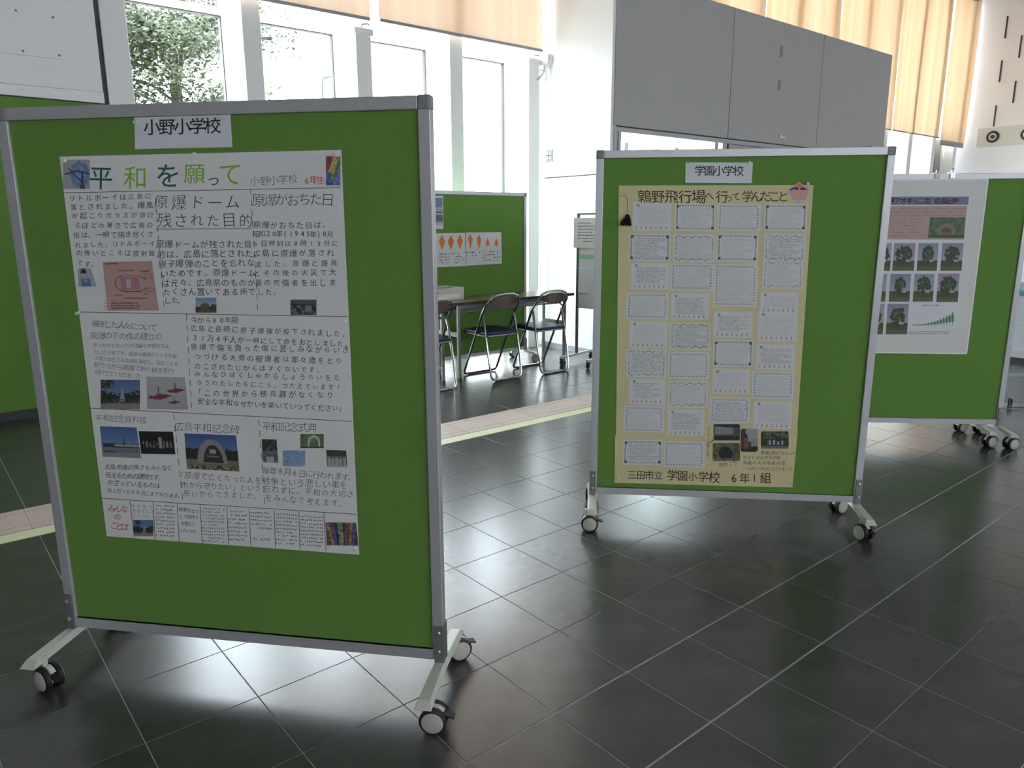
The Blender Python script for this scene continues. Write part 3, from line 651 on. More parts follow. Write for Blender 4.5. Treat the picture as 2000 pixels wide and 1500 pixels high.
def card(style, seed, w=62, h=44):
    r = np.random.default_rng(seed); base = np.array((226, 226, 228)) if style != 'vine' else np.array((222, 226, 222)); a = canvas(w, h, base)
    def dot(x, y, c, rx=1, ry=1): a[max(0, y-ry):y+ry, max(0, x-rx):x+rx] = c
    dark = r.random() < .45
    for y in range(8, h-(10 if style == 'row' else 6), 3):
        x = 7+int(r.random()*3); end = w-7-int(r.random()*18*(r.random() < .5))
        while x < end:
            if r.random() < .85: a[y, x] = base-(62 if dark else 26)*(.3+.9*r.random())
            if r.random() < .4: a[y-1, x] = base-(34 if dark else 12)
            x += 1
    if style == 'clover':
        for x in range(5, w-5, 4): dot(x, 4, (120, 150, 120) if x % 8 < 4 else (80, 120, 85)); dot(x, h-4, (120, 150, 120))
        for y in range(5, h-5, 3): dot(4, y, (95, 135, 100)); dot(w-4, y, (105, 140, 105))
        for x in (5, w-5):
            for y in (5, h-5): dot(x, y, (45, 100, 60), 2, 2)
    elif style == 'vine':
        for x in range(4, w-5, 1):
            y = 4+int(round(math.sin(x*.5)))
            if r.random() < .75: a[y, x] = (75, 85, 85); a[h-1-y, x] = (75, 85, 85)
        for y in range(5, h-5):
            if r.random() < .6: a[y, 4+(y % 5 == 0)] = (85, 95, 95); a[y, w-5] = (85, 95, 95)
    elif style == 'dots':
        for k, x in enumerate(range(5, w-4, 4)):
            c = ((180, 130, 140), (120, 150, 170), (130, 165, 140))[k % 3]; dot(x, 4, c); dot(x, h-4, c)
        for k, y in enumerate(range(8, h-5, 4)):
            c = ((130, 150, 165), (150, 165, 140), (90, 125, 130))[k % 3]; dot(5, y, c); dot(w-5, y, c)
    elif style == 'row':
        dot(9, 5, (110, 160, 170), 2, 2)
        for k, x in enumerate(range(7, w-5, 8)):
            c = ((200, 165, 140), (200, 140, 125), (190, 150, 110), (205, 170, 120))[k % 4]; dot(x, h-5, c, 1, 2); a[h-8, x] = (170, 130, 120)
    return a

# ------------------------------------------------------------------ pins
PN = [0]
def pin(B, px, py, label):
    p = on(B, px, py, .0016)[0]; c, s = math.cos(B.yaw), math.sin(B.yaw)
    o = thing('push_pin', label, 'push pin', (B.x+c*p[0]-s*p[1], B.y+s*p[0]+c*p[1], p[2]), B.yaw)
    MB().lathe([(.0052, 0), (.0052, .0012), (.0026, .003), (.0026, .008), (.0048, .0095), (.0050, .012), (.001, .0125)], (0, -1, -.25), (0, 0, 0), 14).build('pin_head', 'pin', o, smooth=True)

# ------------------------------------------------------------------ board A: name sign and poster
def named_sign(B, quad, label, entries):
    o = sheet('name_sign', B, quad, .0016, 'sign', 6, 4, k=.6); tag(o, label, 'sign'); text('lettering', B, o, 'ink', entries, thin=.006, jit=0, lift=.0024, k=.6); return o
named_sign(BA, scq([(545, 55), (1168, 38), (1182, 258), (548, 272)], 100, 210, .3), 'white paper name sign pinned at the top of the left board', sc([('小野小学校', 660, 128, 1055, 118, 112)], 100, 210, .3))
pin(BA, 269, 238, 'clear push pin on the upper left corner of the left name sign'); pin(BA, 439, 227, 'clear push pin on the upper right corner of the left name sign')
pa = sheet('handwritten_poster', BA, [(117, 306), (667, 293), (702, 1083), (209, 1047)], .0006, 'paper', 34, 40)
tag(pa, 'large white handwritten poster with small photos on the left green board', 'poster')
c1 = (100, 210, .3); c2 = (120, 600, 1/3)
text('title_lettering', BA, pa, 'dgreen', sc([('平', 325, 455, 0, 0, 165), ('を', 765, 440, 0, 0, 170), ('っ', 1058, 470, 0, 0, 100)], *c1), thin=.004, jit=.02)
text('title_lettering', BA, pa, 'lgreen', sc([('和', 555, 455, 0, 0, 160), ('願', 935, 430, 0, 0, 140), ('て', 1165, 430, 0, 0, 170)], *c1), thin=.002, jit=.02)
text('subtitle_lettering', BA, pa, 'blueink', sc([('小野小学校', 1330, 480, 1575, 465, 66)], *c1), jit=.03)
text('subtitle_lettering', BA, pa, 'red', sc([('6年生', 1665, 475, 1762, 472, 64)], *c1)+sc([('みんな', 295, 1175, 370, 1180, 48), ('の', 332, 1228, 332, 1228, 46), ('ことば', 310, 1278, 375, 1285, 50)], *c2), thin=0, jit=.04)
A1 = [('リトルボーイは広島に', 140, 590, 635, 578, 44), ('落とされました。爆風', 150, 648, 645, 635, 48), ('が起こりガラスが溶け', 160, 705, 650, 700, 44), ('るほどの暑さで広島の', 175, 768, 645, 765, 44),
      ('街は、一瞬で焼き尽くさ', 170, 830, 650, 825, 46), ('れました。リトルボーイ', 180, 895, 660, 885, 42), ('の怖いところは放射能', 185, 945, 660, 950, 44), ('です。', 190, 1010, 285, 1025, 44),
      ('原爆ドームが残された目', 712, 890, 1283, 890, 54), ('的は、広島に落とされた', 720, 955, 1290, 950, 54), ('原子爆弾のことを忘れな', 725, 1018, 1300, 1010, 56), ('いためです。原爆ドーム', 740, 1080, 1305, 1075, 52),
      ('は元々、広島県のものが', 748, 1140, 1305, 1140, 54), ('たくさん置いてある所で', 755, 1200, 1310, 1200, 52), ('した。', 760, 1258, 850, 1255, 50),
      ('原爆がおちた日は、', 1340, 765, 1790, 765, 50), ('昭和20年(1945年)8月', 1340, 822, 1820, 825, 48), ('6日時刻は8時15分に', 1335, 885, 1850, 885, 42), ('広島に原爆が落され', 1340, 950, 1820, 945, 50),
      ('ました。原爆と爆発', 1350, 1018, 1840, 1012, 46), ('とその後の火災で大', 1345, 1078, 1835, 1072, 46), ('量の死傷者を出しま', 1350, 1140, 1830, 1140, 48), ('した。', 1365, 1200, 1470, 1200, 46)]
A2 = [('今から80年前', 780, 75, 1020, 75, 42), ('広島と長崎に原子爆弾が投下されました。', 775, 122, 1665, 155, 42), ('21万4千人が一瞬にして命をおとしました。', 785, 180, 1680, 215, 40),
      ('原爆で傷を負った傷に苦しみながらいき', 780, 232, 1665, 250, 42), ('つづける大勢の被爆者は年々歳をとり', 800, 288, 1625, 315, 42), ('のこされたじかんはすくないです。', 800, 345, 1515, 368, 38),
      ('みんなひばくしゃからしょうらいをた', 800, 390, 1615, 412, 38), ('なうわたしたちにこう、つたえています!', 812, 440, 1625, 470, 36), ('「この世界から核兵器がなくなり', 800, 500, 1575, 515, 42), ('安全な平和なせかいを築いていってください」', 820, 550, 1645, 595, 40),
      ('広島原爆の怖さをみんなに', 275, 935, 640, 940, 34), ('伝えるための建物です。', 280, 982, 590, 998, 38), ('かざっているものは', 290, 1025, 565, 1045, 36), ('約2万1000点にまでなります。', 285, 1072, 700, 1105, 31),
      ('戦争をなく', 700, 1182, 800, 1197, 28), ('して世界を', 705, 1224, 795, 1230, 27), ('平和に', 715, 1265, 770, 1272, 30), ('したいです。', 708, 1305, 795, 1314, 24)]
A3 = [('被爆した人々について', 200, 95, 540, 120, 46), ('原爆の子の像の建立の', 192, 166, 570, 172, 48), ('きっかけとなったのは佐々木禎子さん', 200, 222, 622, 228, 31), ('という少女です。自身の被爆から10年後', 205, 262, 665, 285, 28),
      ('小学六年生で白血病を発症し、治ることを', 205, 300, 675, 333, 29), ('祈りながら病棟で折り鶴を折り', 210, 338, 650, 375, 38), ('続けて亡くなりました。', 215, 380, 480, 405, 32),
      ('平和記念資料館', 222, 645, 480, 660, 46), ('「原爆で亡くなった人を', 700, 982, 1155, 1015, 44), ('雨から守りたい」という', 725, 1040, 1150, 1060, 42), ('思いからできました。', 735, 1090, 1150, 1105, 42),
      ('毎年8月6日に行われます。', 1200, 955, 1705, 997, 48), ('戦争という悲しい事を', 1200, 1018, 1655, 1040, 50), ('忘れずに、平和の大切さ', 1205, 1066, 1695, 1092, 46), ('をみんなで考えます。', 1215, 1115, 1648, 1150, 46),
      ('せんそう', 422, 1162, 525, 1168, 24), ('をなくして', 430, 1190, 535, 1198, 26), ('くださいー', 432, 1218, 535, 1226, 24)]
text('handwriting', BA, pa, 'ink', sc(A1, *c1)+sc(A2, *c2), thin=.0, jit=.055)
text('handwriting', BA, pa, 'pen', sc([('原爆ドーム', 715, 615, 1185, 615, 100), ('残された目的', 735, 735, 1265, 735, 95)], *c1)+sc(A3, *c2), thin=-.008, jit=.05)
text('heading_lettering', BA, pa, 'ink', sc([('原爆がおちた日', 1355, 600, 1800, 600, 92)], *c1)+sc([('広島平和記念碑', 690, 697, 1020, 717, 58), ('平和記念式典', 1205, 697, 1470, 702, 60)], *c2), thin=-.012, jit=.04)
ls = scl([(88, 555, 1885, 522), (680, 792, 1305, 788)], *c1)+scl([(105, 28, 1680, 55), (165, 590, 1705, 668), (240, 1118, 1728, 1212)], *c2)
for q in ((405, 1135, 430, 1355), (540, 1140, 552, 1365), (680, 1150, 692, 1375), (815, 1160, 828, 1385), (970, 1170, 980, 1390), (1100, 1180, 1112, 1400), (1248, 1190, 1255, 1408), (1392, 1195, 1398, 1415), (1540, 1205, 1552, 1428)): ls += scl([q], *c2)
for q in scl([(1300, 530, 1348, 1345), (680, 590, 740, 1320)], *c1): ls += dashed(*q, 12)
for q in scl([(735, 40, 765, 615)], *c2): ls += dashed(*q, 9)
for q in scl([(660, 625, 715, 1150), (1158, 655, 1195, 1178)], *c2): ls += dashed(*q, 8)
lines('ruled_lines', BA, pa, ls, 'ink', 1.1)
scr_ = []
def scribble(x0, y0, x1, y1, rows, skew, rr, dens=.8, cw=7):
    out = []
    for k in range(rows):
        y = y0+(y1-y0)*(k+.5)/rows; x = x0; end = x1-(x1-x0)*(.35*rr.random() if k == rows-1 or rr.random() < .2 else 0)
        hgt = (y1-y0)/rows*.6
        while x < end:
            if rr.random() < dens:
                yy = y+(x-x0)*skew
                for q in range(3):
                    a = rr.choice((0, 90, 60, 120, 15)); L = hgt*(.4+.5*rr.random()); cx = x+rr.uniform(-.35, .35)*cw*.7; cy = yy+rr.uniform(-.3, .3)*hgt
                    dx, dy = math.cos(math.radians(a))*L/2, math.sin(math.radians(a))*L/2; out.append((cx-dx, cy-dy, cx+dx, cy+dy))
            x += cw
    return out
rr = random.Random(11)
for (a, b, c, d, n) in ((560, 1150, 668, 1345, 9), (826, 1168, 962, 1375, 11), (982, 1180, 1092, 1370, 8), (1115, 1190, 1240, 1300, 5), (1120, 1340, 1245, 1370, 1), (1262, 1200, 1385, 1390, 9), (1405, 1212, 1535, 1400, 9)):
    scr_ += scribble(*scl([(a, b, c, d)], *c2)[0], n, .06, rr, .9, 4.2)
scr_ += scribble(205, 585, 300, 606, 4, 0, rr, .8, 4)
lines('small_handwriting', BA, pa, scr_, 'pen', .75)
PICS_A = [('dome', scr((942, 1238, 1078, 1335), *c1), 40, 30), ('ruin', scr((1560, 1250, 1728, 1350), *c1), 44, 28), ('statue', scr((80, 340, 255, 530), *c1), 50, 54), ('swatch', scr((1792, 318, 1885, 508), *c1), 26, 50),
          ('boy', scq([(178, 1048), (260, 1045), (300, 1165), (180, 1165)], *c1), 32, 32), ('park', scr((232, 425, 462, 598), *c2), 60, 46), ('cranes', scq([(500, 405), (725, 410), (745, 600), (505, 595)], *c2), 64, 50),
          ('museum', scq([(228, 696), (442, 704), (470, 884), (245, 874)], *c2), 60, 44), ('dark', scq([(455, 725), (655, 728), (670, 860), (470, 858)], *c2), 56, 34), ('arch', scq([(722, 738), (1025, 750), (1045, 962), (738, 945)], *c2), 76, 52),
          ('memorial', scq([(1175, 772), (1262, 775), (1272, 912), (1180, 908)], *c2), 26, 38), ('gate', scr((1402, 742, 1538, 825), *c2), 38, 26), ('doves', scr((1298, 838, 1430, 932), *c2), 38, 28),
          ('people', scq([(1553, 835), (1670, 838), (1677, 937), (1558, 935)], *c2), 36, 28), ('park', scr((425, 1245, 542, 1340), *c2), 34, 26), ('streaks', scq([(1548, 1258), (1728, 1262), (1742, 1396), (1558, 1393)], *c2), 52, 40)]
for k, (kd, q, w_, h_) in enumerate(PICS_A):
    picture('photo_print', BA, pa, q, pic(kd, w_, h_, seed=k+3))
pinkq = scq([(338, 1005), (658, 1000), (705, 1322), (370, 1322)], *c1)
im = canvas(110, 100, (203, 158, 142)); u_, v_ = uvs(im)
def ring_rr(x0, x1, y0, y1, t=.012):
    m_ = (u_ > x0) & (u_ < x1) & (v_ > y0) & (v_ < y1); mi = (u_ > x0+t) & (u_ < x1-t) & (v_ > y0+t) & (v_ < y1-t); return m_ & ~mi
cap = np.hypot((u_-.36)/.16, (v_-.45)/.16); fill(im, (cap < 1) & (cap > .9) & (u_ < .36), (90, 70, 70)); fill(im, ((abs(v_-.29) < .007) | (abs(v_-.61) < .007)) & (u_ > .36) & (u_ < .7), (90, 70, 70))
fill(im, (u_ > .32) & (u_ < .68) & (v_ > .33) & (v_ < .57), (150, 125, 130)); fill(im, (u_ > .33) & (u_ < .66) & (v_ > .35) & (v_ < .55), (190, 120, 135)); fill(im, (u_ > .43) & (u_ < .52) & (v_ > .36) & (v_ < .54), (190, 190, 190))
fill(im, ring_rr(.80, .97, .26, .34), (90, 70, 70)); fill(im, ring_rr(.80, .97, .54, .62), (90, 70, 70)); fill(im, (abs(v_-.29-(u_-.7)*.6) < .01) & (u_ > .7) & (u_ < .83), (90, 70, 70)); fill(im, (abs(v_-.61+(u_-.7)*.6) < .01) & (u_ > .7) & (u_ < .83), (90, 70, 70))
for (x0, x1, y) in ((.04, .32, .04), (.3, .62, .18), (.75, .92, .2), (.15, .33, .68), (.35, .8, .75), (.75, .85, .66), (.08, .6, .85), (.08, .66, .90), (.08, .62, .95)):
    rmask = (u_ > x0) & (u_ < x1) & (abs(v_-y) < .013) & (np.random.default_rng(3).random(u_.shape) < .7); fill(im, rmask, (100, 75, 68))
picture('diagram_print', BA, pa, pinkq, im, lift=.0014)
for x, y, t_ in ((128, 314, 'upper left corner'), (381, 301, 'top edge middle'), (656, 299, 'upper right corner'), (155, 610, 'left edge middle'), (674, 626, 'right edge middle'), (216, 1037, 'lower left corner'), (695, 1069, 'lower right corner')):
    pin(BA, x, y, 'clear push pin on the %s of the white handwritten poster' % t_)

# ------------------------------------------------------------------ board B: name sign, cream poster
c3 = (1180, 300, .24); c4 = (1180, 640, .24)
named_sign(BB, scq([(662, 72), (1210, 72), (1200, 240), (660, 238)], *c3), 'white paper name sign pinned at the top of the middle right board', sc([('学園小学校', 778, 138, 1092, 140, 90)], *c3))
pin(BB, 1347, 320, 'clear push pin on the upper left corner of the right name sign'); pin(BB, 1464, 317, 'clear push pin on the upper right corner of the right name sign')
pb = sheet('card_poster', BB, [(1208.8, 362.4), (1588.5, 361.2), (1556.5, 842), (1203, 852)], .0010, 'kraft', 30, 36, k=1.2)
tag(pb, 'cream poster covered with small white note cards on the middle right green board', 'poster')
sheet('lower_sheet', BB, [(1201, 850), (1558, 838), (1547.7, 952), (1200.4, 942.9)], .0006, 'kraft', 12, 6, k=1.2, parent=pb)
text('title_lettering', BB, pb, 'brownink', sc([('鶉野飛行場', 325, 350, 770, 348, 118), ('へ', 855, 345, 0, 0, 80), ('行', 960, 348, 0, 0, 110), ('って', 1015, 360, 1075, 350, 75), ('学んだこと', 1165, 345, 1455, 348, 100)], *c3)
     + sc([('三田市立', 228, 1197, 440, 1200, 78), ('学園', 555, 1200, 635, 1205, 95), ('小', 720, 1210, 0, 0, 75), ('学校', 805, 1210, 895, 1215, 95), ('6年', 1055, 1225, 1140, 1225, 92), ('1', 1222, 1225, 0, 0, 85), ('組', 1315, 1222, 0, 0, 95)], *c4), thin=.004, jit=.03, lift=.0016, k=1.2)
V_ = [('ガイドさんからの話', 1145, 1055, 1420, 1055, 34), ('隊員の人の手紙内容', 1145, 1098, 1455, 1102, 34), ('一つひとつが心にささりました', 1140, 1142, 1515, 1150, 32), ('実際に見せてもらって', 1290, 1015, 1540, 1022, 32), ('防空ごう', 950, 1112, 1065, 1104, 38), ('パイロットが書いた想い', 850, 815, 843, 1055, 25)]
text('annotation_lettering', BB, pb, 'brownink', sc(V_, *c4), thin=0, jit=.05, lift=.0016, k=1.2)
lines('arrow_marks', BB, pb, scl([(855, 940, 890, 910), (890, 910, 885, 925), (890, 910, 872, 912)], *c4), 'brownink', 1.2, .0016, 1.2)
CARDS = [(3, 'row', 230, 400, 548, 628), (3, 'clover', 573, 405, 908, 630), (3, 'dots', 918, 408, 1278, 630), (3, 'clover', 1300, 408, 1652, 630), (3, 'clover', 200, 650, 540, 875), (3, 'vine', 560, 655, 905, 885), (3, 'clover', 915, 652, 1255, 880),
         (3, 'vine', 1285, 868, 1622, 1100), (3, 'vine', 1295, 652, 1640, 882), (3, 'row', 218, 890, 530, 1105), (3, 'dots', 535, 895, 895, 1115), (3, 'dots', 890, 900, 1250, 1245), (3, 'dots', 178, 1132, 525, 1348), (3, 'row', 540, 1138, 855, 1350),
         (3, 'row', 888, 1288, 1208, 1497), (3, 'row', 1248, 1285, 1572, 1526), (3, 'row', 1265, 1128, 1582, 1300), (3, 'row', 205, 1365, 515, 1582), (3, 'vine', 530, 1375, 865, 1597),
         (4, 'clover', 885, 100, 1215, 318), (4, 'row', 1232, 135, 1555, 340), (4, 'vine', 178, 172, 508, 402), (4, 'dots', 515, 198, 858, 415), (4, 'row', 878, 335, 1190, 540), (4, 'dots', 1200, 355, 1548, 578), (4, 'row', 200, 415, 500, 625), (4, 'vine', 518, 432, 845, 650),
         (4, 'dots', 856, 568, 1188, 775), (4, 'row', 1215, 598, 1530, 822), (4, 'dots', 158, 635, 490, 850), (4, 'row', 512, 665, 815, 878), (4, 'clover', 152, 912, 475, 1115), (4, 'dots', 482, 925, 820, 1135)]
for k, (cr, stl, x0, y0, x1, y1) in enumerate(CARDS):
    cc = c3 if cr == 3 else c4; lean = -.035 if x0 > 800 else -.02; h_ = (y1-y0)
    q = [(x0+4, y0-2), (x1, y0+2), (x1-abs(lean)*h_, y1+2), (x0-abs(lean)*h_*.5, y1-3)]
    picture('note_card', BB, pb, scq(q, *cc), card(stl, 40+k, 64, int(64*h_/(x1-x0))), lift=.0020+(.0006 if k == 8 or k == 16 else 0), k=1.2)
def rounded(r, n=5, rad=.14):
    x0, y0, x1, y1 = r; out = []; rd = rad*(y1-y0)
    for cx, cy, a0 in ((x1-rd, y0+rd, -90), (x1-rd, y1-rd, 0), (x0+rd, y1-rd, 90), (x0+rd, y0+rd, 180)):
        out += [(cx+rd*math.cos(math.radians(a0+90*i/n)), cy+rd*math.sin(math.radians(a0+90*i/n))) for i in range(n+1)]
    return out
for k, (kd, r) in enumerate((('night', (888, 782, 1105, 918)), ('guide', (1108, 820, 1250, 1010)), ('group', (1275, 840, 1500, 985)), ('cave', (882, 935, 1105, 1085)))):
    x0, y0, x1, y1 = r; img = pic(kd, 54, int(54*(y1-y0)/(x1-x0)), 20+k)
    hh, ww = img.shape[:2]; uu, vv = uvs(img); rx, ry = .16*(y1-y0)/(x1-x0), .16
    dx = np.maximum(np.abs(uu-.5)-(.5-rx), 0)/rx; dy = np.maximum(np.abs(vv-.5)-(.5-ry), 0)/ry; img[np.hypot(dx, dy) > 1] = (192, 178, 128)
    picture('photo_print', BB, pb, scr(r, *c4), img, lift=.0018, k=1.2)
# small pentagon emblem (pink sheet, dark wings, yellow body)
def P3(l): return scq(l, *c3)
M['em_pink'] = mat('emblem_pink', (.62, .38, .46), .6)
polys('emblem', BB, pb, [P3([(1585, 232), (1665, 285), (1640, 375), (1530, 375), (1500, 290)])], 'em_pink', .0022, 1.2)
M['em_dark'] = mat('emblem_dark', (.10, .02, .06), .6); M['em_yel'] = mat('emblem_yellow', (.75, .4, .16), .6); M['em_org'] = mat('emblem_orange', (.75, .20, .06), .6)
polys('emblem_roof', BB, pb, [P3([(1585, 240), (1632, 280), (1585, 270), (1540, 280)])], 'em_org', .0025, 1.2)
polys('emblem_wing', BB, pb, [P3([(1510, 290), (1550, 272), (1582, 280), (1582, 300), (1545, 290), (1512, 302)]), P3([(1588, 280), (1625, 275), (1652, 298), (1622, 295), (1588, 300)])], 'em_dark', .0026, 1.2)
polys('emblem_body', BB, pb, [P3([(1578, 285), (1594, 285), (1600, 320), (1608, 350), (1580, 338), (1548, 348), (1545, 325), (1572, 312)])], 'em_yel', .0027, 1.2)
polys('emblem_base', BB, pb, [P3([(1550, 385), (1600, 385), (1590, 402), (1560, 402)])], 'em_pink', .0022, 1.2)
for x, y, t_ in ((1221, 371, 'upper left corner'), (1577, 358, 'upper right corner'), (1211, 637, 'left edge middle'), (1566, 625, 'right edge middle'), (1209, 932, 'lower left corner'), (1543, 940, 'lower right corner')):
    pin(BB, x, y, 'clear push pin on the %s of the cream card poster' % t_)
# yarn tassel on a thread
p0 = on(BB, 1225, 430, .012)[0]; c_, s_ = math.cos(BB.yaw), math.sin(BB.yaw)
ya = thing('yarn_tassel', 'small black yarn tassel hanging on a brown thread at the left of the cream poster', 'tassel', (BB.x+c_*p0[0]-s_*p0[1], BB.y+s_*p0[0]+c_*p0[1], p0[2]), BB.yaw)
mb = MB()
for k in range(46):
    a = random.uniform(-.5, .5); x0 = random.uniform(-.012, .012); L = .024+.012*random.random()
    mb.tube([(x0*.4, random.uniform(-.006, .004), .024), (x0, random.uniform(-.008, .004), .008), (x0*1.6+.004*a, random.uniform(-.008, .006), -L+.01)], .0022, seg=5)
mb.tube([(-.014, 0, .004), (-.024, -.004, -.006), (-.026, 0, -.022)], .005, seg=6)
mb.build('yarn_strands', 'yarn', ya)
th = on(BB, [1210, 1219, 1225, 1226, 1226], [383, 381, 386, 400, 416], .002); base = np.array([p0[0], 0, p0[2]])
MB().tube([tuple(v-np.array([p0[0], p0[1], p0[2]])) for v in th], .0012, seg=6).build('thread', mat('thread_brown', (.35, .16, .06), .8), ya)

# ------------------------------------------------------------------ board C: framed tree poster
pc = sheet('framed_poster', BC, [(1628, 353), (1928, 350), (1886, 690), (1612, 687)], .010, 'box', 3, 3, k=0, thick=.009)
tag(pc, 'framed poster with rows of tree photos and a growth chart on the far right board', 'poster')
f3 = (1650, 320, .3867)
lines('frame_edge', BC, pc, [(1628, 353, 1928, 350), (1928, 350, 1886, 690), (1886, 690, 1612, 687)], 'jamb', 2.5, .0115, 0)
polys('print_sheet', BC, pc, [[(1650, 383), (1892, 382), (1866, 658), (1636, 656)]], 'sign', .0104, 0)
picture('title_band', BC, pc, [(1652, 384.5), (1891, 384), (1889, 400), (1651, 400.5)], canvas(3, 2, (122, 122, 160)), .0109, k=0)
text('title_lettering', BC, pc, 'ink', [('被爆アオギリ二世', 1728, 392.3, 1810, 392.3, 13), ('成長記録', 1829, 392.5, 1865, 392.5, 13)], thin=.02, jit=0, lift=.0113, k=0)
im = canvas(110, 40, (196, 158, 150)); rg = np.random.default_rng(9)
for y in range(3, 38, 4):
    xx = np.arange(4, 110 if y < 14 else 70); im[y, xx[rg.random(len(xx)) < .6]] = (165, 128, 120)
picture('text_block', BC, pc, [(1651, 403), (1887, 402), (1881, 468), (1648, 467)], im, .0108, k=0)
picture('photo_print', BC, pc, scq([(427, 270), (603, 270), (597, 375), (415, 373)], *f3), pic('mound', 46, 28, 31), .0112, k=0)
tiles_ = [(240, 400, 352, 540), (363, 400, 468, 540), (482, 400, 593, 540), (122, 400, 232, 540), (222, 555, 330, 695), (343, 555, 448, 695), (462, 553, 574, 697), (100, 555, 208, 695), (207, 706, 318, 860), (90, 706, 196, 860)]
for k, (x0, y0, x1, y1) in enumerate(tiles_):
    picture('photo_print', BC, pc, scq([(x0+6, y0), (x1+2, y0), (x1-8, y1), (x0-4, y1)], *f3), pic('lone_tree', 34, 42, 50+k), .0112, k=0)
pp = []
for k in range(14):
    x = 345+15*k; h_ = 8+((k/13)**2.2)*62; b_ = 818-k*.2; pp.append(scq([(x-6, b_-h_*.3), (x-7, b_-h_*.7), (x, b_-h_), (x+7, b_-h_*.7), (x+6, b_-h_*.3), (x+1, b_-h_*.25), (x+1, b_), (x-1, b_), (x-1, b_-h_*.25)], *f3))
M['chart'] = mat('chart_green', (.10, .26, .14), .6)
polys('growth_chart', BC, pc, pp, 'chart', .0110, 0)
lines('caption_lines', BC, pc, scribble(*scl([(320, 842, 530, 862)], *f3)[0], 2, 0, rr, .9, 2.4)+scribble(*scl([(390, 708, 490, 720)], *f3)[0], 1, 0, rr, .9, 2.4), 'pen', .6, .0110, 0)
for x in (1829, 1858):
    p = bp(BC, x, 346); o = thing('hanging_clip', 'small %s hanging clip on the top rail of the far right board' % ('clear' if x < 1850 else 'chrome'), 'clip', (BC.x+math.cos(BC.yaw)*p[0][0], BC.y+math.sin(BC.yaw)*p[0][0], BC.z0+BC.h), BC.yaw)
    MB().box(-.014, .014, -.024, .024, .0005, .006).box(-.014, .014, -.024, -.019, -.03, .003).build('clip_body', 'chrome' if x > 1850 else 'pin', o, bevel=.001)
    MB().tube([(0, 0, .005), (0, 0, .022), (.008, 0, .03), (.014, 0, .02)], .003).build('hook', 'chrome', o)

# ------------------------------------------------------------------ board D: folding sheets and leaflet
f5 = (830, 360, .28)
def dsheet(q, label, cat='poster'): 
    o = sheet('instruction_sheet', BD, scq(q, *f5), .0006, 'sign', 4, 4, k=.5); tag(o, label, cat, None); return o
s0 = dsheet([(-60, 345), (280, 338), (284, 570), (-60, 585)], 'left white sheet with three large orange diamonds on the board behind the table')
s1 = dsheet([(285, 336), (532, 334), (535, 553), (287, 568)], 'right white sheet with narrow orange diamonds and two drops on the board behind the table')
def dia(cx, cy, w_, h_, up=.45): return scq([(cx, cy-h_), (cx+w_, cy-h_*(1-2*up)), (cx, cy+h_), (cx-w_, cy-h_*(1-2*up))], *f5)
def drop(cx, cy, w_, h_): return scq([(cx, cy-h_), (cx+w_, cy+h_*.35), (cx+w_*.6, cy+h_), (cx-w_*.6, cy+h_), (cx-w_, cy+h_*.35)], *f5)
polys('orange_diamond', BD, s0, [dia(118, 405, 22, 55), dia(180, 405, 22, 55), dia(243, 402, 20, 55), dia(70, 420, 14, 30)], 'orange', .0016, .5)
polys('orange_diamond', BD, s1, [dia(316, 398, 17, 55, .35), dia(376, 402, 16, 55, .35), drop(436, 402, 14, 28), drop(497, 402, 14, 28)], 'orange', .0016, .5)
lines('fold_marks', BD, s0, scribble(*scl([(80, 478, 275, 560)], *f5)[0], 4, -.03, rr, .6, 3.5), 'pen', .8, .0014, .5)
lines('fold_marks', BD, s1, scribble(*scl([(292, 465, 405, 510)], *f5)[0], 2, -.03, rr, .6, 3.5)+scribble(*scl([(405, 462, 520, 540)], *f5)[0], 4, -.03, rr, .7, 3.5), 'pen', .8, .0014, .5)
im = canvas(24, 70, (196, 198, 200)); uu, vv = uvs(im); fill(im, vv < .36, (95, 140, 190)); fill(im, (vv > .12) & (vv < .3) & (uu > .4), (120, 140, 150)); fill(im, (vv > .42) & (vv < .45), (200, 120, 110)); fill(im, (vv > .5) & (vv < .56), (60, 80, 120)); fill(im, (vv > .62) & (vv < .88), (90, 110, 150)); fill(im, vv > .92, (198, 196, 190))
lf_ = sheet('leaflet', BD, scq([(20, 78), (126, 80), (128, 312), (20, 312)], *f5), .0006, 'sign', 3, 3, k=.5); tag(lf_, 'blue and white leaflet at the upper left of the board behind the table', 'leaflet')
picture('leaflet_print', BD, lf_, scq([(26, 92), (122, 94), (124, 284), (24, 286)], *f5), im, .0014, k=.5)

run_jobs()

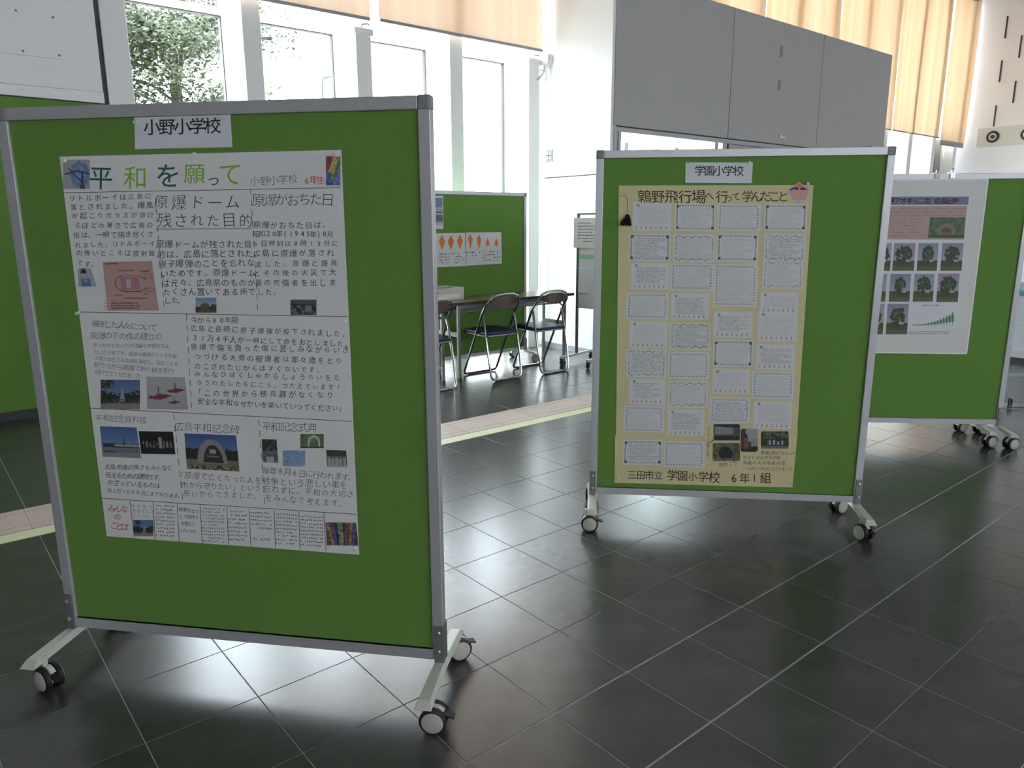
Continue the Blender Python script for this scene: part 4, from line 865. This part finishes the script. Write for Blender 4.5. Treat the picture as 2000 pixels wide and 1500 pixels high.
# ------------------------------------------------------------------ tables
def table(u0, u1, n0, n1, label):
    t = thing('folding_table', label, 'table', W((u0+u1)/2, (n0+n1)/2), AZ, 'folding tables by the windows')
    hw, hd = (u1-u0)/2, (n1-n0)/2; H_ = .725
    MB().box(-hw, hw, -hd, hd, H_-.004, H_).build('tabletop', 'wood', t)
    MB().box(-hw, hw, -hd, hd, H_-.028, H_-.004).build('edge_band', 'dark', t, bevel=.003)
    MB().box(-hw+.06, hw-.06, -hd+.03, -hd+.05, H_-.065, H_-.028).box(-hw+.06, hw-.06, hd-.05, hd-.03, H_-.065, H_-.028).build('apron', 'tmetal', t)
    for s in (-1, 1):
        x = s*(hw-.08)
        for y in (-hd+.06, hd-.06):
            l = MB().box(x-.013, x+.013, y-.013, y+.013, .02, H_-.03).build('leg', 'tmetal', t, bevel=.002)
            MB().box(x-.015, x+.015, y-.015, y+.015, 0, .022).build('rubber_foot', 'rubber', l)
            MB().tube([(x, y, .58), (x-s*.13, y, H_-.05)], .009).build('brace', 'tmetal', t)
        MB().box(x-.012, x+.012, -hd+.07, hd-.07, .40, .44).build('crossbar', 'tmetal', t)
    MB().box(-hw+.1, hw-.1, .0, .02, .60, .615).box(-hw+.1, hw-.1, .12, .14, .60, .615).build('shelf_rail', 'tmetal', t)
    return t
table(3.765, 5.24, 5.42, 5.86, 'folding table with brown top and grey legs behind the two full chairs')
table(2.27, 3.745, 5.42, 5.86, 'folding table with brown top, mostly hidden behind the left board, holding the open box')
# open box
bx = thing('open_box', 'open white cardboard box with a label on the folding table', 'box', W(3.80, 5.72, .7255), AZ)
b_ = MB(); w_, d_, h_ = .19, .13, .115
for q in ((-w_, w_, -d_, -d_+.004), (-w_, w_, d_-.004, d_), (-w_, -w_+.004, -d_, d_), (w_-.004, w_, -d_, d_)): b_.box(*q, 0, h_)
b_.box(-w_, w_, -d_, d_, 0, .004).build('carton', 'box', bx)
MB().box(-w_+.005, w_-.005, -d_+.005, d_-.005, .005, h_-.015).build('contents', 'boxin', bx)
MB().box(-w_+.02, w_-.05, -d_-.001, -d_, .02, .06).build('label_sticker', 'jamb', bx)
MB().box(-.11, -.095, -d_-.0015, -d_-.0005, .07, .085).build('mark', 'ink', bx)

# ------------------------------------------------------------------ folding chairs
def chair(u, n, rz, label):
    t = thing('folding_chair', label, 'chair', W(u, n), AZ+rz, 'folding chairs at the table')
    r = .011; X = .195
    # front-leg / back frame: closed loop
    def pt(x, s):   # s: position along the leaning profile from floor to top
        prof = [(.205, .011), (.0, .43), (-.095, .62), (-.17, .70), (-.195, .785)]
        s *= len(prof)-1; i = min(int(s), len(prof)-2); f = s-i; a, b = prof[i], prof[i+1]; return (x, a[0]+(b[0]-a[0])*f, a[1]+(b[1]-a[1])*f)
    L = [(-X+.05, .205, r), (-X+.015, .203, .016), (-X, .195, .04), (-X, 0, .43), (-X, -.09, .61), (-X*.99, -.14, .68), (-X*.93, -.17, .725), (-X*.75, -.185, .765), (-X*.45, -.19, .785), (0, -.192, .79)]
    loop = L + [(-x, y, z) for x, y, z in L[::-1][1:]]
    MB().tube(loop, r, closed=True).build('back_frame', 'chrome', t, smooth=True)
    Q = .178
    L = [(-Q, -.085, .60), (-Q-.004, -.10, .55), (-Q-.006, -.165, .25), (-Q, -.200, .05), (-Q+.014, -.207, .02), (-Q+.05, -.21, r)]
    MB().tube(L+[(-x, y, z) for x, y, z in L[::-1]], r).build('rear_leg_frame', 'chrome', t, smooth=True)
    # seat
    top = []
    for cx, cy, a0, rd in ((.15, .17, 0, .045), (-.15, .17, 90, .045), (-.15, -.13, 180, .03), (.15, -.13, 270, .03)):
        top += [(cx+rd*math.cos(math.radians(a0+18*i)), cy+rd*math.sin(math.radians(a0+18*i))) for i in range(6)]
    zt = lambda y: .432+.02*y
    MB().hull([(x, y, zt(y)+.012) for x, y in top][::-1], [(x, y, zt(y)-.010) for x, y in top][::-1]).build('seat', 'navy', t, bevel=.008)
    MB().tube([(x*1.02, y*1.02, zt(y)-.016) for x, y in top], .009, closed=True).build('seat_rim', 'chrome', t, smooth=True)
    # curved backrest plate
    vs = []; fs = []; nx = 18; prof = []
    for i in range(nx+1):
        a = -1+2*i/nx; x = a*X*.90; zt_ = .775-.075*abs(a)**3.2; zb = .665+.055*a*a+.0; y0 = -.190-.028*(1-a*a)+.02*abs(a)**3
        if zb > zt_-.004: zb = zt_-.004
        vs += [(x, y0-.001, zt_), (x, y0+.010, zb), (x, y0+.005, zt_), (x, y0+.016, zb)]
    for i in range(nx):
        k = 4*i; fs += [(k, k+4, k+5, k+1), (k+2, k+3, k+7, k+6), (k, k+2, k+6, k+4), (k+1, k+5, k+7, k+3)]
    fs += [(0, 1, 3, 2), (4*nx, 4*nx+2, 4*nx+3, 4*nx+1)]
    MB().add(vs, fs).build('backrest', 'back', t, smooth=True)
    for s in (-1, 1): MB().tube([(s*.165, -.15, .415), (s*.17, .16, .42)], .007).build('seat_stay', 'tmetal', t, smooth=True)
    return t
chair(4.205, 5.438, 0, 'navy folding chair with chrome tube frame, middle one, in full view before the table')
chair(4.765, 5.385, math.radians(-1), 'navy folding chair with chrome tube frame at the right end of the table')
chair(3.44, 5.42, math.radians(2), 'navy folding chair half hidden behind the right edge of the left board')

# ------------------------------------------------------------------ white notice stand
sd = thing('notice_stand', 'white board stand on small casters beside the white partition wall', 'stand', W(5.34, 5.48), AZ+math.radians(12))
MB().box(-.012, .012, -.012, .012, .09, 1.51).build('post', 'tmetal', sd, bevel=.002)
MB().box(-.012, .012, -.66, -.636, .09, 1.51).build('post', 'tmetal', sd, bevel=.002)
MB().box(-.010, .010, -.64, -.0, 1.495, 1.512).build('top_bar', 'tmetal', sd)
MB().box(-.006, .006, -.64, -.012, .56, 1.33).build('white_panel', 'wboard', sd)
for y in (-.0, -.32):
    f_ = MB().box(-.29, .29, y-.015, y+.015, .065, .09).build('foot', 'foot', sd, bevel=.002)
    for x in (-.27, .27): 
        cst = MB().lathe([(.022, -.012), (.025, -.008), (.025, .008), (.022, .012)], (0, 1, 0), (x, y, .025), 18).box(x-.008, x+.008, y-.016, y+.016, .035, .065).build('caster', 'rubber', sd, smooth=True)
nt_ = thing('notice', 'printed white notice sheet hanging over the white board stand', 'notice', W(5.34, 5.48, 1.17), AZ+math.radians(12))
MB().box(-.016, -.0145, -.46, .045, 0, .295).build('sheet', 'box', nt_)
mb = MB(); rr = random.Random(4)
for k, (z, y1_) in enumerate(((.24, -.16), (.21, -.42), (.18, -.42), (.15, -.17), (.12, -.42), (.09, -.42), (.06, -.22))):
    y = -.005 if k < 6 else -.06
    while y > y1_:
        mb.box(-.0168, -.016, y-.009, y, z, z+.011*(.5+.5*rr.random())); y -= .0125+.004*rr.random()
mb.build('print_lines', 'pen', nt_)
fo = thing('plastic_folder', 'clear plastic folder with green top strip on the white board stand', 'folder', W(5.34, 5.48, .72), AZ+math.radians(12))
MB().box(-.013, -.0095, -.33, -.02, 0, .34).build('sleeve', 'sign', fo)
MB().box(-.0145, -.012, -.34, -.02, .34, .385).build('top_strip', 'greenstrip', fo)
MB().box(-.0145, -.013, -.30, .0, .245, .252).build('pocket_edge', 'jamb', fo)

# ------------------------------------------------------------------ far right bits beyond board C
q = np.array([3.98, 5.55])
ac = thing('acrylic_stand', 'clear acrylic brochure stand on the floor behind the far right board', 'stand', (3.93, 5.62, 0), -.1)
MB().box(-.14, .12, -.08, .08, .0, .008).build('base_plate', 'acrylic', ac)
MB().box(-.12, -.115, -.08, .08, .01, .95).box(.085, .09, -.08, .08, .01, .95).box(-.12, .09, .075, .08, .01, .95).build('side_panel', 'acrylic', ac)
for z in (.25, .45, .65, .85): MB().box(-.115, .085, -.075, .075, z, z+.004).build('shelf', 'acrylic', ac)
MB().tube([(-.05, -.02, .01), (-.05, -.02, .05), (-.045, -.02, .07)], .008).tube([(-.02, .0, .01), (-.02, 0, .06)], .008).tube([(-.09, -.08, .012), (.09, -.08, .012)], .003).build('base_clips', 'rubber', ac)
tt = thing('low_counter', 'turquoise topped counter at the right edge beyond the far right board', 'counter', W(9.7, 2.55), AZ)
MB().box(-1, 1.2, -.6, .35, .69, .74).build('countertop', 'turq', tt, bevel=.006)
MB().box(-.95, 1.15, -.55, .3, .05, .69).build('cabinet', 'jamb', tt)
MB().box(-.93, 1.1, -.5, .28, 0, .05).build('plinth', 'dark', tt)
mt_ = bld(MB().box(7.75, 12.5, 1.6, 2.15, .0003, .005).build('floor_mat', 'btile')); tag(mt_, 'pinkish mat strip on the floor before the turquoise counter', 'mat')
